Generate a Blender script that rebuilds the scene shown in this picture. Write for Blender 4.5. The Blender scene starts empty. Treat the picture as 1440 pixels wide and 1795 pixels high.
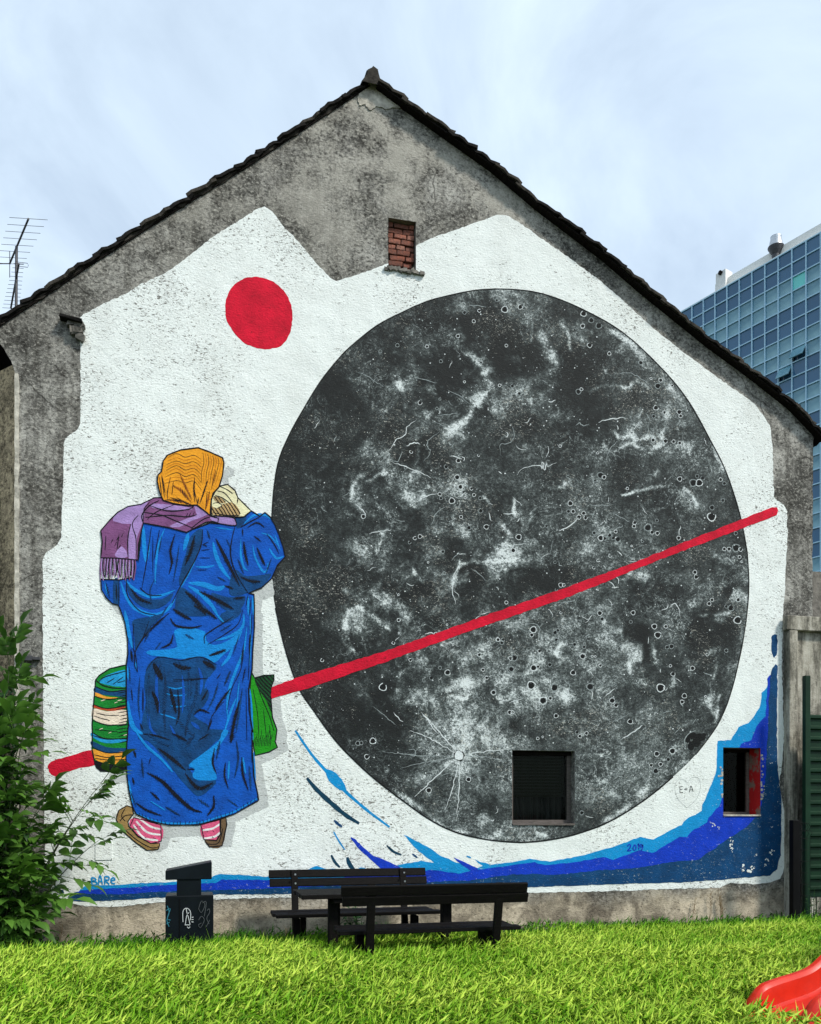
import bpy, bmesh, math, random
import numpy as np
from mathutils import Vector, Matrix
from mathutils.geometry import tessellate_polygon

random.seed(7)
RNG = np.random.default_rng(11)
scene = bpy.context.scene
COL = scene.collection

# ------------------------------------------------------------------ camera
F = 1558.0                      # focal length in photograph pixels (1440 wide)
PSI = math.radians(13.6)        # the camera looks a little to the right of the wall's normal
CX, CY, HOR = 720.0, 897.5, 1420.0
D, EYE = 10.69, 1.6             # distance to the wall, eye height
SN, CS = math.sin(PSI), math.cos(PSI)
cam_data = bpy.data.cameras.new('camera')
cam = bpy.data.objects.new('camera', cam_data)
COL.objects.link(cam)
cam.location = (0, -D, EYE)
cam.rotation_euler = (math.radians(90), 0, -PSI)
cam_data.sensor_fit = 'HORIZONTAL'
cam_data.sensor_width = 36.0
cam_data.lens = F * 36.0 / 1440.0
cam_data.shift_y = (HOR - CY) / 1440.0
cam_data.clip_start, cam_data.clip_end = 0.05, 3000
scene.camera = cam

# ------------------------------------------------------------------ sky, sun, exposure
SUN_TO = Vector((0.46, -0.48, 0.75)).normalized()
world = bpy.data.worlds.new('World')
scene.world = world
world.use_nodes = True
wn, wl = world.node_tree.nodes, world.node_tree.links
wn.clear()
w_out = wn.new('ShaderNodeOutputWorld')
w_bg = wn.new('ShaderNodeBackground')
w_bg.inputs['Strength'].default_value = 0.12
sky = wn.new('ShaderNodeTexSky')
sky.sky_type = 'NISHITA'
sky.sun_disc = False
sky.sun_elevation = math.asin(SUN_TO.z)
sky.sun_rotation = math.atan2(SUN_TO.x, SUN_TO.y)
sky.air_density, sky.dust_density = 1.0, 1.5
w_tc = wn.new('ShaderNodeTexCoord')
w_map = wn.new('ShaderNodeMapping')
w_map.inputs['Scale'].default_value = (1.0, 1.0, 1.3)
w_map.inputs['Rotation'].default_value = (0.2, 0.35, 0.5)
w_noise = wn.new('ShaderNodeTexNoise')
w_noise.inputs['Scale'].default_value = 3.2
w_noise.inputs['Detail'].default_value = 7
w_noise.inputs['Roughness'].default_value = 0.55
w_noise.inputs['Distortion'].default_value = 0.5
w_ramp = wn.new('ShaderNodeValToRGB')
w_ramp.color_ramp.elements[0].position = 0.38
w_ramp.color_ramp.elements[0].color = (0.52, 0.52, 0.52, 1)
w_ramp.color_ramp.elements[1].position = 0.66
w_ramp.color_ramp.elements[1].color = (0.97, 0.97, 0.97, 1)
w_mix = wn.new('ShaderNodeMix')
w_mix.data_type = 'RGBA'
w_mix.inputs['B'].default_value = (5.25, 6.3, 7.35, 1)
wl.new(w_tc.outputs['Generated'], w_map.inputs['Vector'])
wl.new(w_map.outputs['Vector'], w_noise.inputs['Vector'])
wl.new(w_noise.outputs['Fac'], w_ramp.inputs['Fac'])
wl.new(w_ramp.outputs['Color'], w_mix.inputs['Factor'])
wl.new(sky.outputs['Color'], w_mix.inputs['A'])
wl.new(w_mix.outputs['Result'], w_bg.inputs['Color'])
wl.new(w_bg.outputs['Background'], w_out.inputs['Surface'])

sun_data = bpy.data.lights.new('sun', 'SUN')
sun_data.energy = 2.9
sun_data.angle = math.radians(7)
sun_data.color = (1.0, 0.95, 0.87)
sun = bpy.data.objects.new('sun', sun_data)
COL.objects.link(sun)
sun.rotation_euler = SUN_TO.to_track_quat('Z', 'Y').to_euler()

vs = scene.view_settings
vs.view_transform = 'Standard'
vs.look = 'None'
vs.exposure = 0.45
vs.gamma = 1.0
vs.use_curve_mapping = False

# ------------------------------------------------------------------ helpers
def Q(x, y, z):
    """photograph pixel at a depth of z metres -> place in the scene"""
    u, v = (x - CX) / F, (HOR - y) / F
    return Vector((z * (SN + u * CS), -D + z * (CS - u * SN), EYE + z * v))

def P(x, y, Y=0.0):
    """photograph pixel -> place on the vertical plane Y = const (the wall is Y = 0)"""
    u, v = (x - CX) / F, (HOR - y) / F
    t = (D + Y) / (CS - u * SN)
    return Vector((t * (SN + u * CS), Y, EYE + t * v))

def PX(p):
    """place -> photograph pixel"""
    q = Vector(p) - Vector((0, -D, EYE))
    z = q.x * SN + q.y * CS
    return (CX + F * (q.x * CS - q.y * SN) / z, HOR - F * q.z / z)

def S(r, g, b, k=1.0):
    f = lambda c: (c / 12.92 if c <= 0.04045 else ((c + 0.055) / 1.055) ** 2.4)
    return tuple(min(0.9, f(c / 255.0) * k) for c in (r, g, b)) + (1.0,)

def tag(o, label=None, cat=None, group=None, kind=None):
    if label: o['label'] = label
    if cat: o['category'] = cat
    if group: o['group'] = group
    if kind: o['kind'] = kind
    return o

WORLD_LOC = {}
def setparent(o, p):
    if p is None: return
    o.parent = p
    o.matrix_parent_inverse = WORLD_LOC.get(p.name, Matrix.Identity(4)).inverted()

def empty(name, loc, rotz=0.0):
    o = bpy.data.objects.new(name, None)
    COL.objects.link(o)
    o.location = loc
    o.rotation_euler = (0, 0, rotz)
    o.empty_display_size = 0.1
    WORLD_LOC[o.name] = Matrix.Translation(Vector(loc)) @ Matrix.Rotation(rotz, 4, 'Z')
    return o

def link(name, me, parent=None, smooth=False):
    o = bpy.data.objects.new(name, me)
    COL.objects.link(o)
    setparent(o, parent)
    if smooth:
        me.polygons.foreach_set('use_smooth', [True] * len(me.polygons))
    return o

class MB:
    """collects faces; build() links them as ONE mesh object"""
    def __init__(s):
        s.v, s.f, s.m, s.mats = [], [], [], []
    def mi(s, mat):
        if mat not in s.mats: s.mats.append(mat)
        return s.mats.index(mat)
    def add(s, verts, faces, mat):
        b, k = len(s.v), s.mi(mat)
        s.v += [tuple(v) for v in verts]
        s.f += [tuple(i + b for i in f) for f in faces]
        s.m += [k] * len(faces)
    def box(s, c, size, mat, M=None, jit=0.0):
        hx, hy, hz = size[0] / 2, size[1] / 2, size[2] / 2
        vs_ = [Vector((x, y, z)) for x in (-hx, hx) for y in (-hy, hy) for z in (-hz, hz)]
        if jit: vs_ = [v + Vector([random.uniform(-jit, jit) for _ in range(3)]) for v in vs_]
        if M: vs_ = [M @ v for v in vs_]
        c = Vector(c)
        s.add([v + c for v in vs_], [(0, 1, 3, 2), (4, 6, 7, 5), (0, 4, 5, 1), (2, 3, 7, 6), (0, 2, 6, 4), (1, 5, 7, 3)], mat)
    def tube(s, pts, r, mat, n=6, r2=None, cap=True):
        pts = [Vector(p) for p in pts]
        r2 = r if r2 is None else r2
        b, k = len(s.v), s.mi(mat)
        for i, p in enumerate(pts):
            d = (pts[min(i + 1, len(pts) - 1)] - pts[max(i - 1, 0)]).normalized()
            a = d.orthogonal().normalized(); bb = d.cross(a)
            rr = r + (r2 - r) * i / max(1, len(pts) - 1)
            for j in range(n):
                t = 2 * math.pi * j / n
                s.v.append(tuple(p + (a * math.cos(t) + bb * math.sin(t)) * rr))
        for i in range(len(pts) - 1):
            for j in range(n):
                s.f.append((b + i * n + j, b + i * n + (j + 1) % n, b + (i + 1) * n + (j + 1) % n, b + (i + 1) * n + j)); s.m.append(k)
        if cap:
            s.f.append(tuple(b + j for j in range(n))[::-1]); s.m.append(k)
            e = b + (len(pts) - 1) * n
            s.f.append(tuple(e + j for j in range(n))); s.m.append(k)
    def mesh(s, name):
        me = bpy.data.meshes.new(name)
        me.from_pydata(s.v, [], s.f)
        for m in s.mats: me.materials.append(m)
        me.polygons.foreach_set('material_index', s.m)
        me.update()
        return me
    def build(s, name, parent=None, smooth=False, bevel=0.0):
        o = link(name, s.mesh(name), parent, smooth)
        if bevel:
            md = o.modifiers.new('bevel', 'BEVEL'); md.width = bevel; md.segments = 2; md.limit_method = 'ANGLE'
        return o

def solid(name, c, size, mat, parent=None, rz=0.0, bevel=0.006, M=None):
    m = MB(); m.box((0, 0, 0), size, mat, M if M else Matrix.Rotation(rz, 3, 'Z'))
    m.v = [tuple(Vector(v) + Vector(c)) for v in m.v]
    return m.build(name, parent, bevel=bevel)

def catmull(pts, n=6, closed=False):
    pts = [tuple(p) for p in pts]
    if len(pts) < 3: 
        if len(pts) == 2:
            return [(pts[0][0] + (pts[1][0] - pts[0][0]) * i / n, pts[0][1] + (pts[1][1] - pts[0][1]) * i / n) for i in range(n + 1)]
        return pts
    out = []
    L = len(pts)
    rng = range(L) if closed else range(L - 1)
    for i in rng:
        if closed:
            a, b, c, d = pts[i - 1], pts[i], pts[(i + 1) % L], pts[(i + 2) % L]
        else:
            a, b, c, d = pts[max(i - 1, 0)], pts[i], pts[i + 1], pts[min(i + 2, L - 1)]
        for k in range(n):
            t = k / n
            q = []
            for e in range(2):
                q.append(0.5 * (2 * b[e] + (c[e] - a[e]) * t + (2 * a[e] - 5 * b[e] + 4 * c[e] - d[e]) * t * t + (3 * b[e] - a[e] - 3 * c[e] + d[e]) * t ** 3))
            out.append(tuple(q))
    if not closed: out.append(pts[-1])
    return out

def densify(pts, step, closed=True):
    out = []
    L = len(pts)
    for i in range(L if closed else L - 1):
        a, b = pts[i], pts[(i + 1) % L]
        d = math.hypot(b[0] - a[0], b[1] - a[1])
        k = max(1, int(d / step))
        for j in range(k):
            out.append((a[0] + (b[0] - a[0]) * j / k, a[1] + (b[1] - a[1]) * j / k))
    if not closed: out.append(pts[-1])
    return out

# ------------------------------------------------------------------ materials
class N:
    def __init__(s, name):
        s.mat = bpy.data.materials.new(name)
        s.mat.use_nodes = True
        s.t = s.mat.node_tree
        s.n, s.l = s.t.nodes, s.t.links
        s.b = s.n['Principled BSDF']
        s.out = s.n['Material Output']
        s.tc = s.n.new('ShaderNodeTexCoord')
    def mapping(s, scale=(1, 1, 1), rot=(0, 0, 0), loc=(0, 0, 0)):
        m = s.n.new('ShaderNodeMapping')
        m.inputs['Scale'].default_value = scale
        m.inputs['Rotation'].default_value = rot
        m.inputs['Location'].default_value = loc
        s.l.new(s.tc.outputs['Object'], m.inputs['Vector'])
        return m.outputs['Vector']
    def noise(s, scale, detail=4, rough=0.55, vec=None, dist=0.0):
        m = s.n.new('ShaderNodeTexNoise')
        m.inputs['Scale'].default_value = scale
        m.inputs['Detail'].default_value = detail
        m.inputs['Roughness'].default_value = rough
        m.inputs['Distortion'].default_value = dist
        s.l.new(vec if vec is not None else s.tc.outputs['Object'], m.inputs['Vector'])
        return m.outputs['Fac']
    def ramp(s, fac, stops):
        r = s.n.new('ShaderNodeValToRGB')
        e = r.color_ramp.elements
        while len(e) > 1: e.remove(e[-1])
        for i, (p, c) in enumerate(stops):
            if not hasattr(c, '__len__'): c = (c, c, c, 1)
            k = e[0] if i == 0 else e.new(p)
            k.position = p; k.color = c
        s.l.new(fac, r.inputs['Fac'])
        return r.outputs['Color']
    def math(s, op, a, b=None, clamp=False):
        m = s.n.new('ShaderNodeMath'); m.operation = op; m.use_clamp = clamp
        for i, v in enumerate((a, b)):
            if v is None: continue
            if isinstance(v, (int, float)): m.inputs[i].default_value = v
            else: s.l.new(v, m.inputs[i])
        return m.outputs[0]
    def mix(s, fac, a, b, mode='MIX'):
        m = s.n.new('ShaderNodeMix'); m.data_type = 'RGBA'; m.blend_type = mode
        for key, v in (('Factor', fac), ('A', a), ('B', b)):
            if isinstance(v, (int, float)): m.inputs[key].default_value = v if key == 'Factor' else (v, v, v, 1)
            elif isinstance(v, tuple): m.inputs[key].default_value = v
            else: s.l.new(v, m.inputs[key])
        return m.outputs['Result']
    def bump(s, height, strength=0.5, dist=0.01):
        m = s.n.new('ShaderNodeBump')
        m.inputs['Strength'].default_value = strength
        m.inputs['Distance'].default_value = dist
        s.l.new(height, m.inputs['Height'])
        s.l.new(m.outputs['Normal'], s.b.inputs['Normal'])
    def sep(s):
        m = s.n.new('ShaderNodeSeparateXYZ')
        s.l.new(s.tc.outputs['Object'], m.inputs[0])
        return m.outputs
    def attr(s, name):
        m = s.n.new('ShaderNodeAttribute'); m.attribute_name = name
        return m
    def color(s, c):
        if isinstance(c, tuple): s.b.inputs['Base Color'].default_value = c
        else: s.l.new(c, s.b.inputs['Base Color'])
    def rough(s, r): s.b.inputs['Roughness'].default_value = r

def relief(n, k=1.0):
    """roughcast relief shared by the bare plaster and every paint on it"""
    a = n.noise(34, 5, 0.6, n.mapping((1, 1, 1.5)), 0.6)
    b = n.noise(120, 3, 0.6)
    c = n.noise(3.0, 3, 0.5)
    h = n.math('ADD', n.math('MULTIPLY', a, 1.0), n.math('ADD', n.math('MULTIPLY', b, 0.35), n.math('MULTIPLY', c, 2.0)))
    n.bump(h, 0.85 * k, 0.011)

def paint(name, col, wear=0.0, wearcol=(0.10, 0.095, 0.085, 1), var=0.14, hatch=None, streak=0.0):
    n = N(name)
    v = n.noise(5.5, 6, 0.62)
    fine = n.noise(55, 4, 0.7, n.mapping((1, 1, 1.7)))
    d = tuple(c * (1 - 2.0 * var) for c in col[:3]) + (1,)
    l = tuple(min(0.92, c * (1 + 0.9 * var)) for c in col[:3]) + (1,)
    c = n.mix(n.ramp(n.math('ADD', n.math('MULTIPLY', v, 0.65), n.math('MULTIPLY', fine, 0.35)), [(0.33, 0.0), (0.67, 1.0)]), d, l)
    if hatch is not None:
        ang, sc, hc, lo = hatch
        w = n.n.new('ShaderNodeTexWave')
        w.wave_type = 'BANDS'; w.bands_direction = 'X'
        w.inputs['Scale'].default_value = sc
        w.inputs['Distortion'].default_value = 2.2
        w.inputs['Detail'].default_value = 2
        n.l.new(n.mapping((1, 1, 1), (0, ang, 0)), w.inputs['Vector'])
        c = n.mix(n.ramp(w.outputs['Fac'], [(lo, 0.0), (lo + 0.18, 1.0)]), c, hc)
    if wear > 0:
        sp = n.noise(30, 5, 0.72, n.mapping((0.75, 1, 1.55)), 1.1)
        reg = n.noise(0.85, 3, 0.6, n.mapping((1, 1, 0.8), loc=(3.1, 0, 1.7)))
        thr = n.ramp(reg, [(0.38, 0.655 - 0.02 * wear), (0.60, 0.655 - 0.118 * wear)])
        mask = n.math('MULTIPLY', n.math('SUBTRACT', sp, thr), 22.0, True)
        c = n.mix(mask, c, wearcol)
        soil = n.noise(2.2, 6, 0.7, n.mapping((1, 1, 0.6)))
        sc_ = (0.42, 0.42, 0.38, 1) if min(col[:3]) > .3 else d
        c = n.mix(n.ramp(soil, [(0.45, 0.0), (0.80, 0.30 if min(col[:3]) > .3 else 0.7)]), c, sc_)
    n.color(c); n.rough(0.85)
    n.b.inputs['Specular IOR Level'].default_value = 0.25
    relief(n)
    return n.mat

def plain(name, col, rough=0.6, var=0.25, scale=8, bump=0.0, metal=0.0, stretch=(1, 1, 1), spec=0.4):
    n = N(name)
    v = n.noise(scale, 6, 0.65, n.mapping(stretch))
    d = tuple(c * (1 - var) for c in col[:3]) + (1,)
    l = tuple(min(0.95, c * (1 + var)) for c in col[:3]) + (1,)
    n.color(n.mix(n.ramp(v, [(0.3, 0.0), (0.7, 1.0)]), d, l))
    n.rough(rough); n.b.inputs['Metallic'].default_value = metal
    n.b.inputs['Specular IOR Level'].default_value = spec
    if bump: n.bump(n.noise(scale * 5, 5, 0.6, n.mapping(stretch)), bump, 0.01)
    return n.mat

def plaster_mat(name, tint=(1, 1, 1)):
    n = N(name)
    big = n.noise(0.75, 5, 0.6, None, 0.5)
    mid = n.noise(3.4, 7, 0.68, None, 0.7)
    fine = n.noise(42, 5, 0.72, n.mapping((1, 1, 1.4)))
    streak = n.noise(2.6, 6, 0.68, n.mapping((1.9, 1, 0.16)), 0.3)
    T = lambda a, b, c: (a * tint[0], b * tint[1], c * tint[2], 1)
    grain = n.noise(24, 6, 0.78, n.mapping((1, 1, 1.25)), 0.5)
    t = n.math('ADD', n.math('MULTIPLY', big, 0.36), n.math('ADD', n.math('MULTIPLY', mid, 0.44), n.math('MULTIPLY', grain, 0.20)))
    c = n.ramp(t, [(0.38, T(0.030, 0.029, 0.026)), (0.45, T(0.095, 0.093, 0.083)), (0.52, T(0.225, 0.220, 0.198)), (0.61, T(0.46, 0.452, 0.41))])
    c = n.mix(n.ramp(streak, [(0.46, 0.0), (0.66, 0.72)]), c, T(0.050, 0.047, 0.040))
    c = n.mix(n.ramp(grain, [(0.37, 0.88), (0.475, 0.0)]), c, T(0.026, 0.024, 0.020))
    c = n.mix(n.ramp(grain, [(0.53, 0.0), (0.64, 0.70)]), c, T(0.47, 0.455, 0.40))
    vo = n.n.new('ShaderNodeTexVoronoi'); vo.feature = 'DISTANCE_TO_EDGE'; vo.inputs['Scale'].default_value = 0.9
    wv_ = n.n.new('ShaderNodeMix'); wv_.data_type = 'RGBA'; wv_.inputs['Factor'].default_value = 0.22
    nz2 = n.n.new('ShaderNodeTexNoise'); nz2.inputs['Scale'].default_value = 3.0; nz2.inputs['Detail'].default_value = 6
    n.l.new(n.tc.outputs['Object'], nz2.inputs['Vector']); n.l.new(n.tc.outputs['Object'], wv_.inputs['A']); n.l.new(nz2.outputs['Color'], wv_.inputs['B'])
    n.l.new(wv_.outputs['Result'], vo.inputs['Vector'])
    crk = n.math('MULTIPLY', n.ramp(vo.outputs['Distance'], [(0.0, 1.0), (0.011, 0.0)]), n.ramp(n.noise(0.9, 2, 0.5, n.mapping(loc=(2, 0, 5))), [(0.48, 0.0), (0.56, 0.8)]))
    c = n.mix(crk, c, T(0.018, 0.017, 0.014))
    z = n.sep()[2]
    x = n.sep()[0]
    # bare render above the eaves line: pale lichen and patched mortar near the ridge
    up = n.noise(1.3, 6, 0.7, n.mapping(loc=(0.4, 0, 7.7)))
    hi = n.math('MULTIPLY', n.ramp(z, [(0.0, 0.0), (1.0, 1.0)]), 1.0)
    mr = n.n.new('ShaderNodeMapRange')
    n.l.new(z, mr.inputs['Value'])
    mr.inputs['From Min'].default_value = 6.8; mr.inputs['From Max'].default_value = 10.2
    pal = n.math('MULTIPLY', mr.outputs['Result'], n.ramp(n.math('ADD', n.math('MULTIPLY', up, .7), n.math('MULTIPLY', grain, .3)), [(0.46, 0.0), (0.56, 0.85)]))
    c = n.mix(pal, c, T(0.44, 0.425, 0.37))
    # plinth: tan, sandy, with damp rising
    mp = n.n.new('ShaderNodeMapRange')
    n.l.new(n.math('ADD', z, n.math('MULTIPLY', n.noise(1.6, 4), 0.5)), mp.inputs['Value'])
    mp.inputs['From Min'].default_value = 0.86; mp.inputs['From Max'].default_value = 0.60
    tan = n.ramp(n.math('ADD', n.math('MULTIPLY', mid, 0.55), n.math('MULTIPLY', n.noise(1.0, 3, 0.5, n.mapping(loc=(1.9, 0, 0))), 0.45)),
                 [(0.36, T(0.12, 0.10, 0.075)), (0.46, T(0.28, 0.24, 0.175)), (0.56, T(0.58, 0.50, 0.37))])
    tan = n.mix(n.ramp(grain, [(0.36, 0.75), (0.47, 0.0)]), tan, T(0.05, 0.043, 0.033))
    c = n.mix(mp.outputs['Result'], c, tan)
    n.color(c); n.rough(0.92)
    n.b.inputs['Specular IOR Level'].default_value = 0.15
    relief(n, 1.15)
    return n.mat

M_PLASTER = plaster_mat('grey_roughcast')
M_PLASTER_B = plaster_mat('brown_roughcast', (1.45, 1.15, 0.80))
M_PALE = plain('pale_mortar', (0.42, 0.40, 0.34, 1), 0.9, 0.6, 8, 0.8)
M_MORTAR = plain('grey_mortar', (0.16, 0.15, 0.13, 1), 0.95, 0.6, 7, 0.9)
M_TILE = plain('weathered_roof_tile', (0.011, 0.010, 0.009, 1), 0.9, 0.7, 6, 0.8, spec=0.12)
M_TILE2 = plain('lichen_roof_tile', (0.040, 0.036, 0.030, 1), 0.9, 0.85, 9, 0.9, spec=0.12)
M_TIMBER = plain('old_dark_timber', (0.009, 0.007, 0.006, 1), 0.85, 0.5, 6, 0.4, stretch=(6, 1, 1), spec=0.1)
M_DARKROOM = plain('dark_room', (0.006, 0.006, 0.005, 1), 0.9, 0.3, spec=0.0)
M_WFRAME = plain('worn_window_wood', (0.10, 0.085, 0.075, 1), 0.7, 0.5, 14, 0.5, stretch=(1, 1, 6))
M_BLIND = plain('olive_roller_shutter', (0.014, 0.016, 0.009, 1), 0.6, 0.25, 2, spec=0.1)
M_CURTAIN = plain('grey_curtain', (0.022, 0.024, 0.022, 1), 0.8, 0.4, 5, stretch=(8, 1, 0.3))
M_WBLACK = plain('black_stained_wood', (0.0034, 0.0027, 0.0024, 1), 0.66, 0.8, 9, 0.5, stretch=(1, 8, 8), spec=0.12)
M_STEEL = plain('galvanised_steel', (0.52, 0.54, 0.55, 1), 0.35, 0.2, 9, metal=0.9)
M_ALU = plain('dull_aluminium', (0.06, 0.06, 0.065, 1), 0.5, 0.3, 9, metal=0.3)
M_WHITEP = plain('white_render', (0.78, 0.77, 0.74, 1), 0.8, 0.08, 5)

def glass_mat():
    n = N('old_window_glass')
    tr = n.n.new('ShaderNodeBsdfTransparent'); gl = n.n.new('ShaderNodeBsdfGlossy')
    tr.inputs['Color'].default_value = (0.72, 0.76, 0.72, 1)
    gl.inputs['Roughness'].default_value = 0.05
    gl.inputs['Color'].default_value = (0.16, 0.18, 0.17, 1)
    fr = n.n.new('ShaderNodeFresnel'); fr.inputs['IOR'].default_value = 1.4
    mx = n.n.new('ShaderNodeMixShader')
    n.l.new(fr.outputs[0], mx.inputs[0]); n.l.new(tr.outputs[0], mx.inputs[1]); n.l.new(gl.outputs[0], mx.inputs[2])
    n.l.new(mx.outputs[0], n.out.inputs['Surface'])
    return n.mat
M_GLASS = glass_mat()

# ------------------------------------------------------------------ ground
M_SOIL = plain('soil_under_grass', (0.035, 0.045, 0.014, 1), 0.95, 0.5, 3, 0.8)
g = MB()
gx = [-400, -60, -20, -9, 14, 30, 80, 400]; gy = [-400, -60, -20, -9, 3, 20, 80, 500]
g.add([(x, y, 0) for y in gy for x in gx],
      [(j * 8 + i, j * 8 + i + 1, (j + 1) * 8 + i + 1, (j + 1) * 8 + i) for j in range(7) for i in range(7)], M_SOIL)
tag(g.build('ground'), kind='structure')

# ------------------------------------------------------------------ the gabled house
XL = P(28, 1500).x
XR = P(1425, 1000).x
house = tag(empty('gabled_house', (P(700, 1600).x, 0, 0)),
            'tall grey roughcast gable end carrying a mural of a woman and a huge moon', 'house')

def rect(x0, x1, y0, y1):
    a, b = P(x0, (y0 + y1) / 2), P(x1, (y0 + y1) / 2)
    xm = (x0 + x1) / 2
    return (a.x, b.x, P(xm, y1).z, P(xm, y0).z)       # x0, x1, z0, z1
OPEN = {'win1': rect(898, 1008, 1316, 1447), 'win2': rect(1268, 1333.5, 1311, 1431), 'niche': rect(681, 729.5, 385, 473)}

def cut_openings(me, which):
    bm = bmesh.new(); bm.from_mesh(me)
    for k in which:
        x0, x1, z0, z1 = OPEN[k]
        for co, no in (((x0, 0, 0), (1, 0, 0)), ((x1, 0, 0), (1, 0, 0)), ((0, 0, z0), (0, 0, 1)), ((0, 0, z1), (0, 0, 1))):
            fs = [f for f in bm.faces if max(v.co.x for v in f.verts) > x0 - .02 and min(v.co.x for v in f.verts) < x1 + .02
                  and max(v.co.z for v in f.verts) > z0 - .02 and min(v.co.z for v in f.verts) < z1 + .02]
            ge = set(fs)
            for f in fs: ge.update(f.edges); ge.update(f.verts)
            bmesh.ops.bisect_plane(bm, geom=list(ge), dist=1e-5, plane_co=co, plane_no=no)
        dead = [f for f in bm.faces if x0 < f.calc_center_median().x < x1 and z0 < f.calc_center_median().z < z1]
        bmesh.ops.delete(bm, geom=dead, context='FACES')
    bm.to_mesh(me); bm.free(); me.update()

def fill(m, pts3, mat):
    """fill a closed outline lying in a plane of constant Y, facing the garden"""
    tris = tessellate_polygon([[Vector((p[0], p[2], 0)) for p in pts3]])
    fs = []
    for t in tris:
        a, b, c = (pts3[i] for i in t)
        cr = (b[0] - a[0]) * (c[2] - a[2]) - (b[2] - a[2]) * (c[0] - a[0])
        fs.append(tuple(t) if cr > 0 else (t[0], t[2], t[1]))
    m.add(pts3, fs, mat)

V_L = [(-30, 574), (0, 553), (60, 514), (135, 463), (250, 389), (330, 339), (430, 278), (545, 202), (600, 166), (642, 139)]
V_R = [(668, 135), (690, 152), (740, 188), (870, 281), (951, 350), (1065, 437), (1134, 497), (1251, 592), (1323, 645), (1396, 703), (1440, 749), (1452, 762)]
outline = [(27, 1720), (27, 655), (20, 632), (0, 602), (-14, 594), (-16, 568)]
outline += [(x, y + 7) for x, y in V_L[1:]] + [(655, 135)] + [(x, y + 9) for x, y in V_R[:-2]] + [(1434, 752), (1426, 772), (1425, 1000), (1424, 1720)]
outline = densify(outline, 12)
wall = MB()
w3 = []
for (x, y) in outline:
    p = P(x + random.uniform(-1, 1), y + random.uniform(-1, 1))
    w3.append((p.x, 0.0, max(p.z, -0.25)))
fill(wall, w3, M_PLASTER)
wall_o = wall.build('wall', house)
cut_openings(wall_o.data, OPEN)

# reveals, rooms and the other walls of the house
def reveal(k, depth, mats, jag=0.0):
    x0, x1, z0, z1 = OPEN[k]
    m = MB()
    for (a, b, c, d), mt in ((((x0, z0), (x0, z1), 0, 0), mats[0]), (((x1, z1), (x1, z0), 0, 0), mats[1]),
                            (((x0, z1), (x1, z1), 0, 0), mats[2]), (((x1, z0), (x0, z0), 0, 0), mats[3])):
        n = 10
        vv = []
        for i in range(n + 1):
            t = i / n
            x, z = a[0] + (b[0] - a[0]) * t, a[1] + (b[1] - a[1]) * t
            vv += [(x, -0.002, z), (x, depth, z)]
        m.add(vv, [(2 * i, 2 * i + 2, 2 * i + 3, 2 * i + 1) for i in range(n)], mt)
    return m.build('window_reveal' if k != 'niche' else 'niche_reveal', house)

n = N('peeling_red_paint')
wr = n.noise(5, 6, 0.7, n.mapping((1, 1, 0.8)))
n.color(n.mix(n.ramp(wr, [(0.50, 0.0), (0.56, 1.0)]), (0.42, 0.006, 0.008, 1), (0.20, 0.16, 0.13, 1)))
n.rough(0.7); relief(n, 0.6)
M_REDREVEAL = n.mat
reveal('win1', 0.30, [M_PLASTER, M_PLASTER, M_PLASTER, M_PLASTER])
reveal('win2', 0.30, [M_REDREVEAL, M_REDREVEAL, M_MORTAR, M_PALE])
reveal('niche', 0.16, [M_MORTAR] * 4)

def room(k, y0, y1):
    x0, x1, z0, z1 = OPEN[k]
    m = MB()
    a = 0.25
    vs_ = [(x, y, z) for x in (x0 - a, x1 + a) for y in (y0, y1) for z in (z0 - a, z1 + a)]
    m.add(vs_, [(0, 1, 3, 2), (4, 6, 7, 5), (0, 2, 6, 4), (1, 5, 7, 3), (2, 3, 7, 6)], M_DARKROOM)
    return m.build('room_interior', house)
room('win1', 0.31, 1.6); room('win2', 0.31, 1.6)

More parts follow.
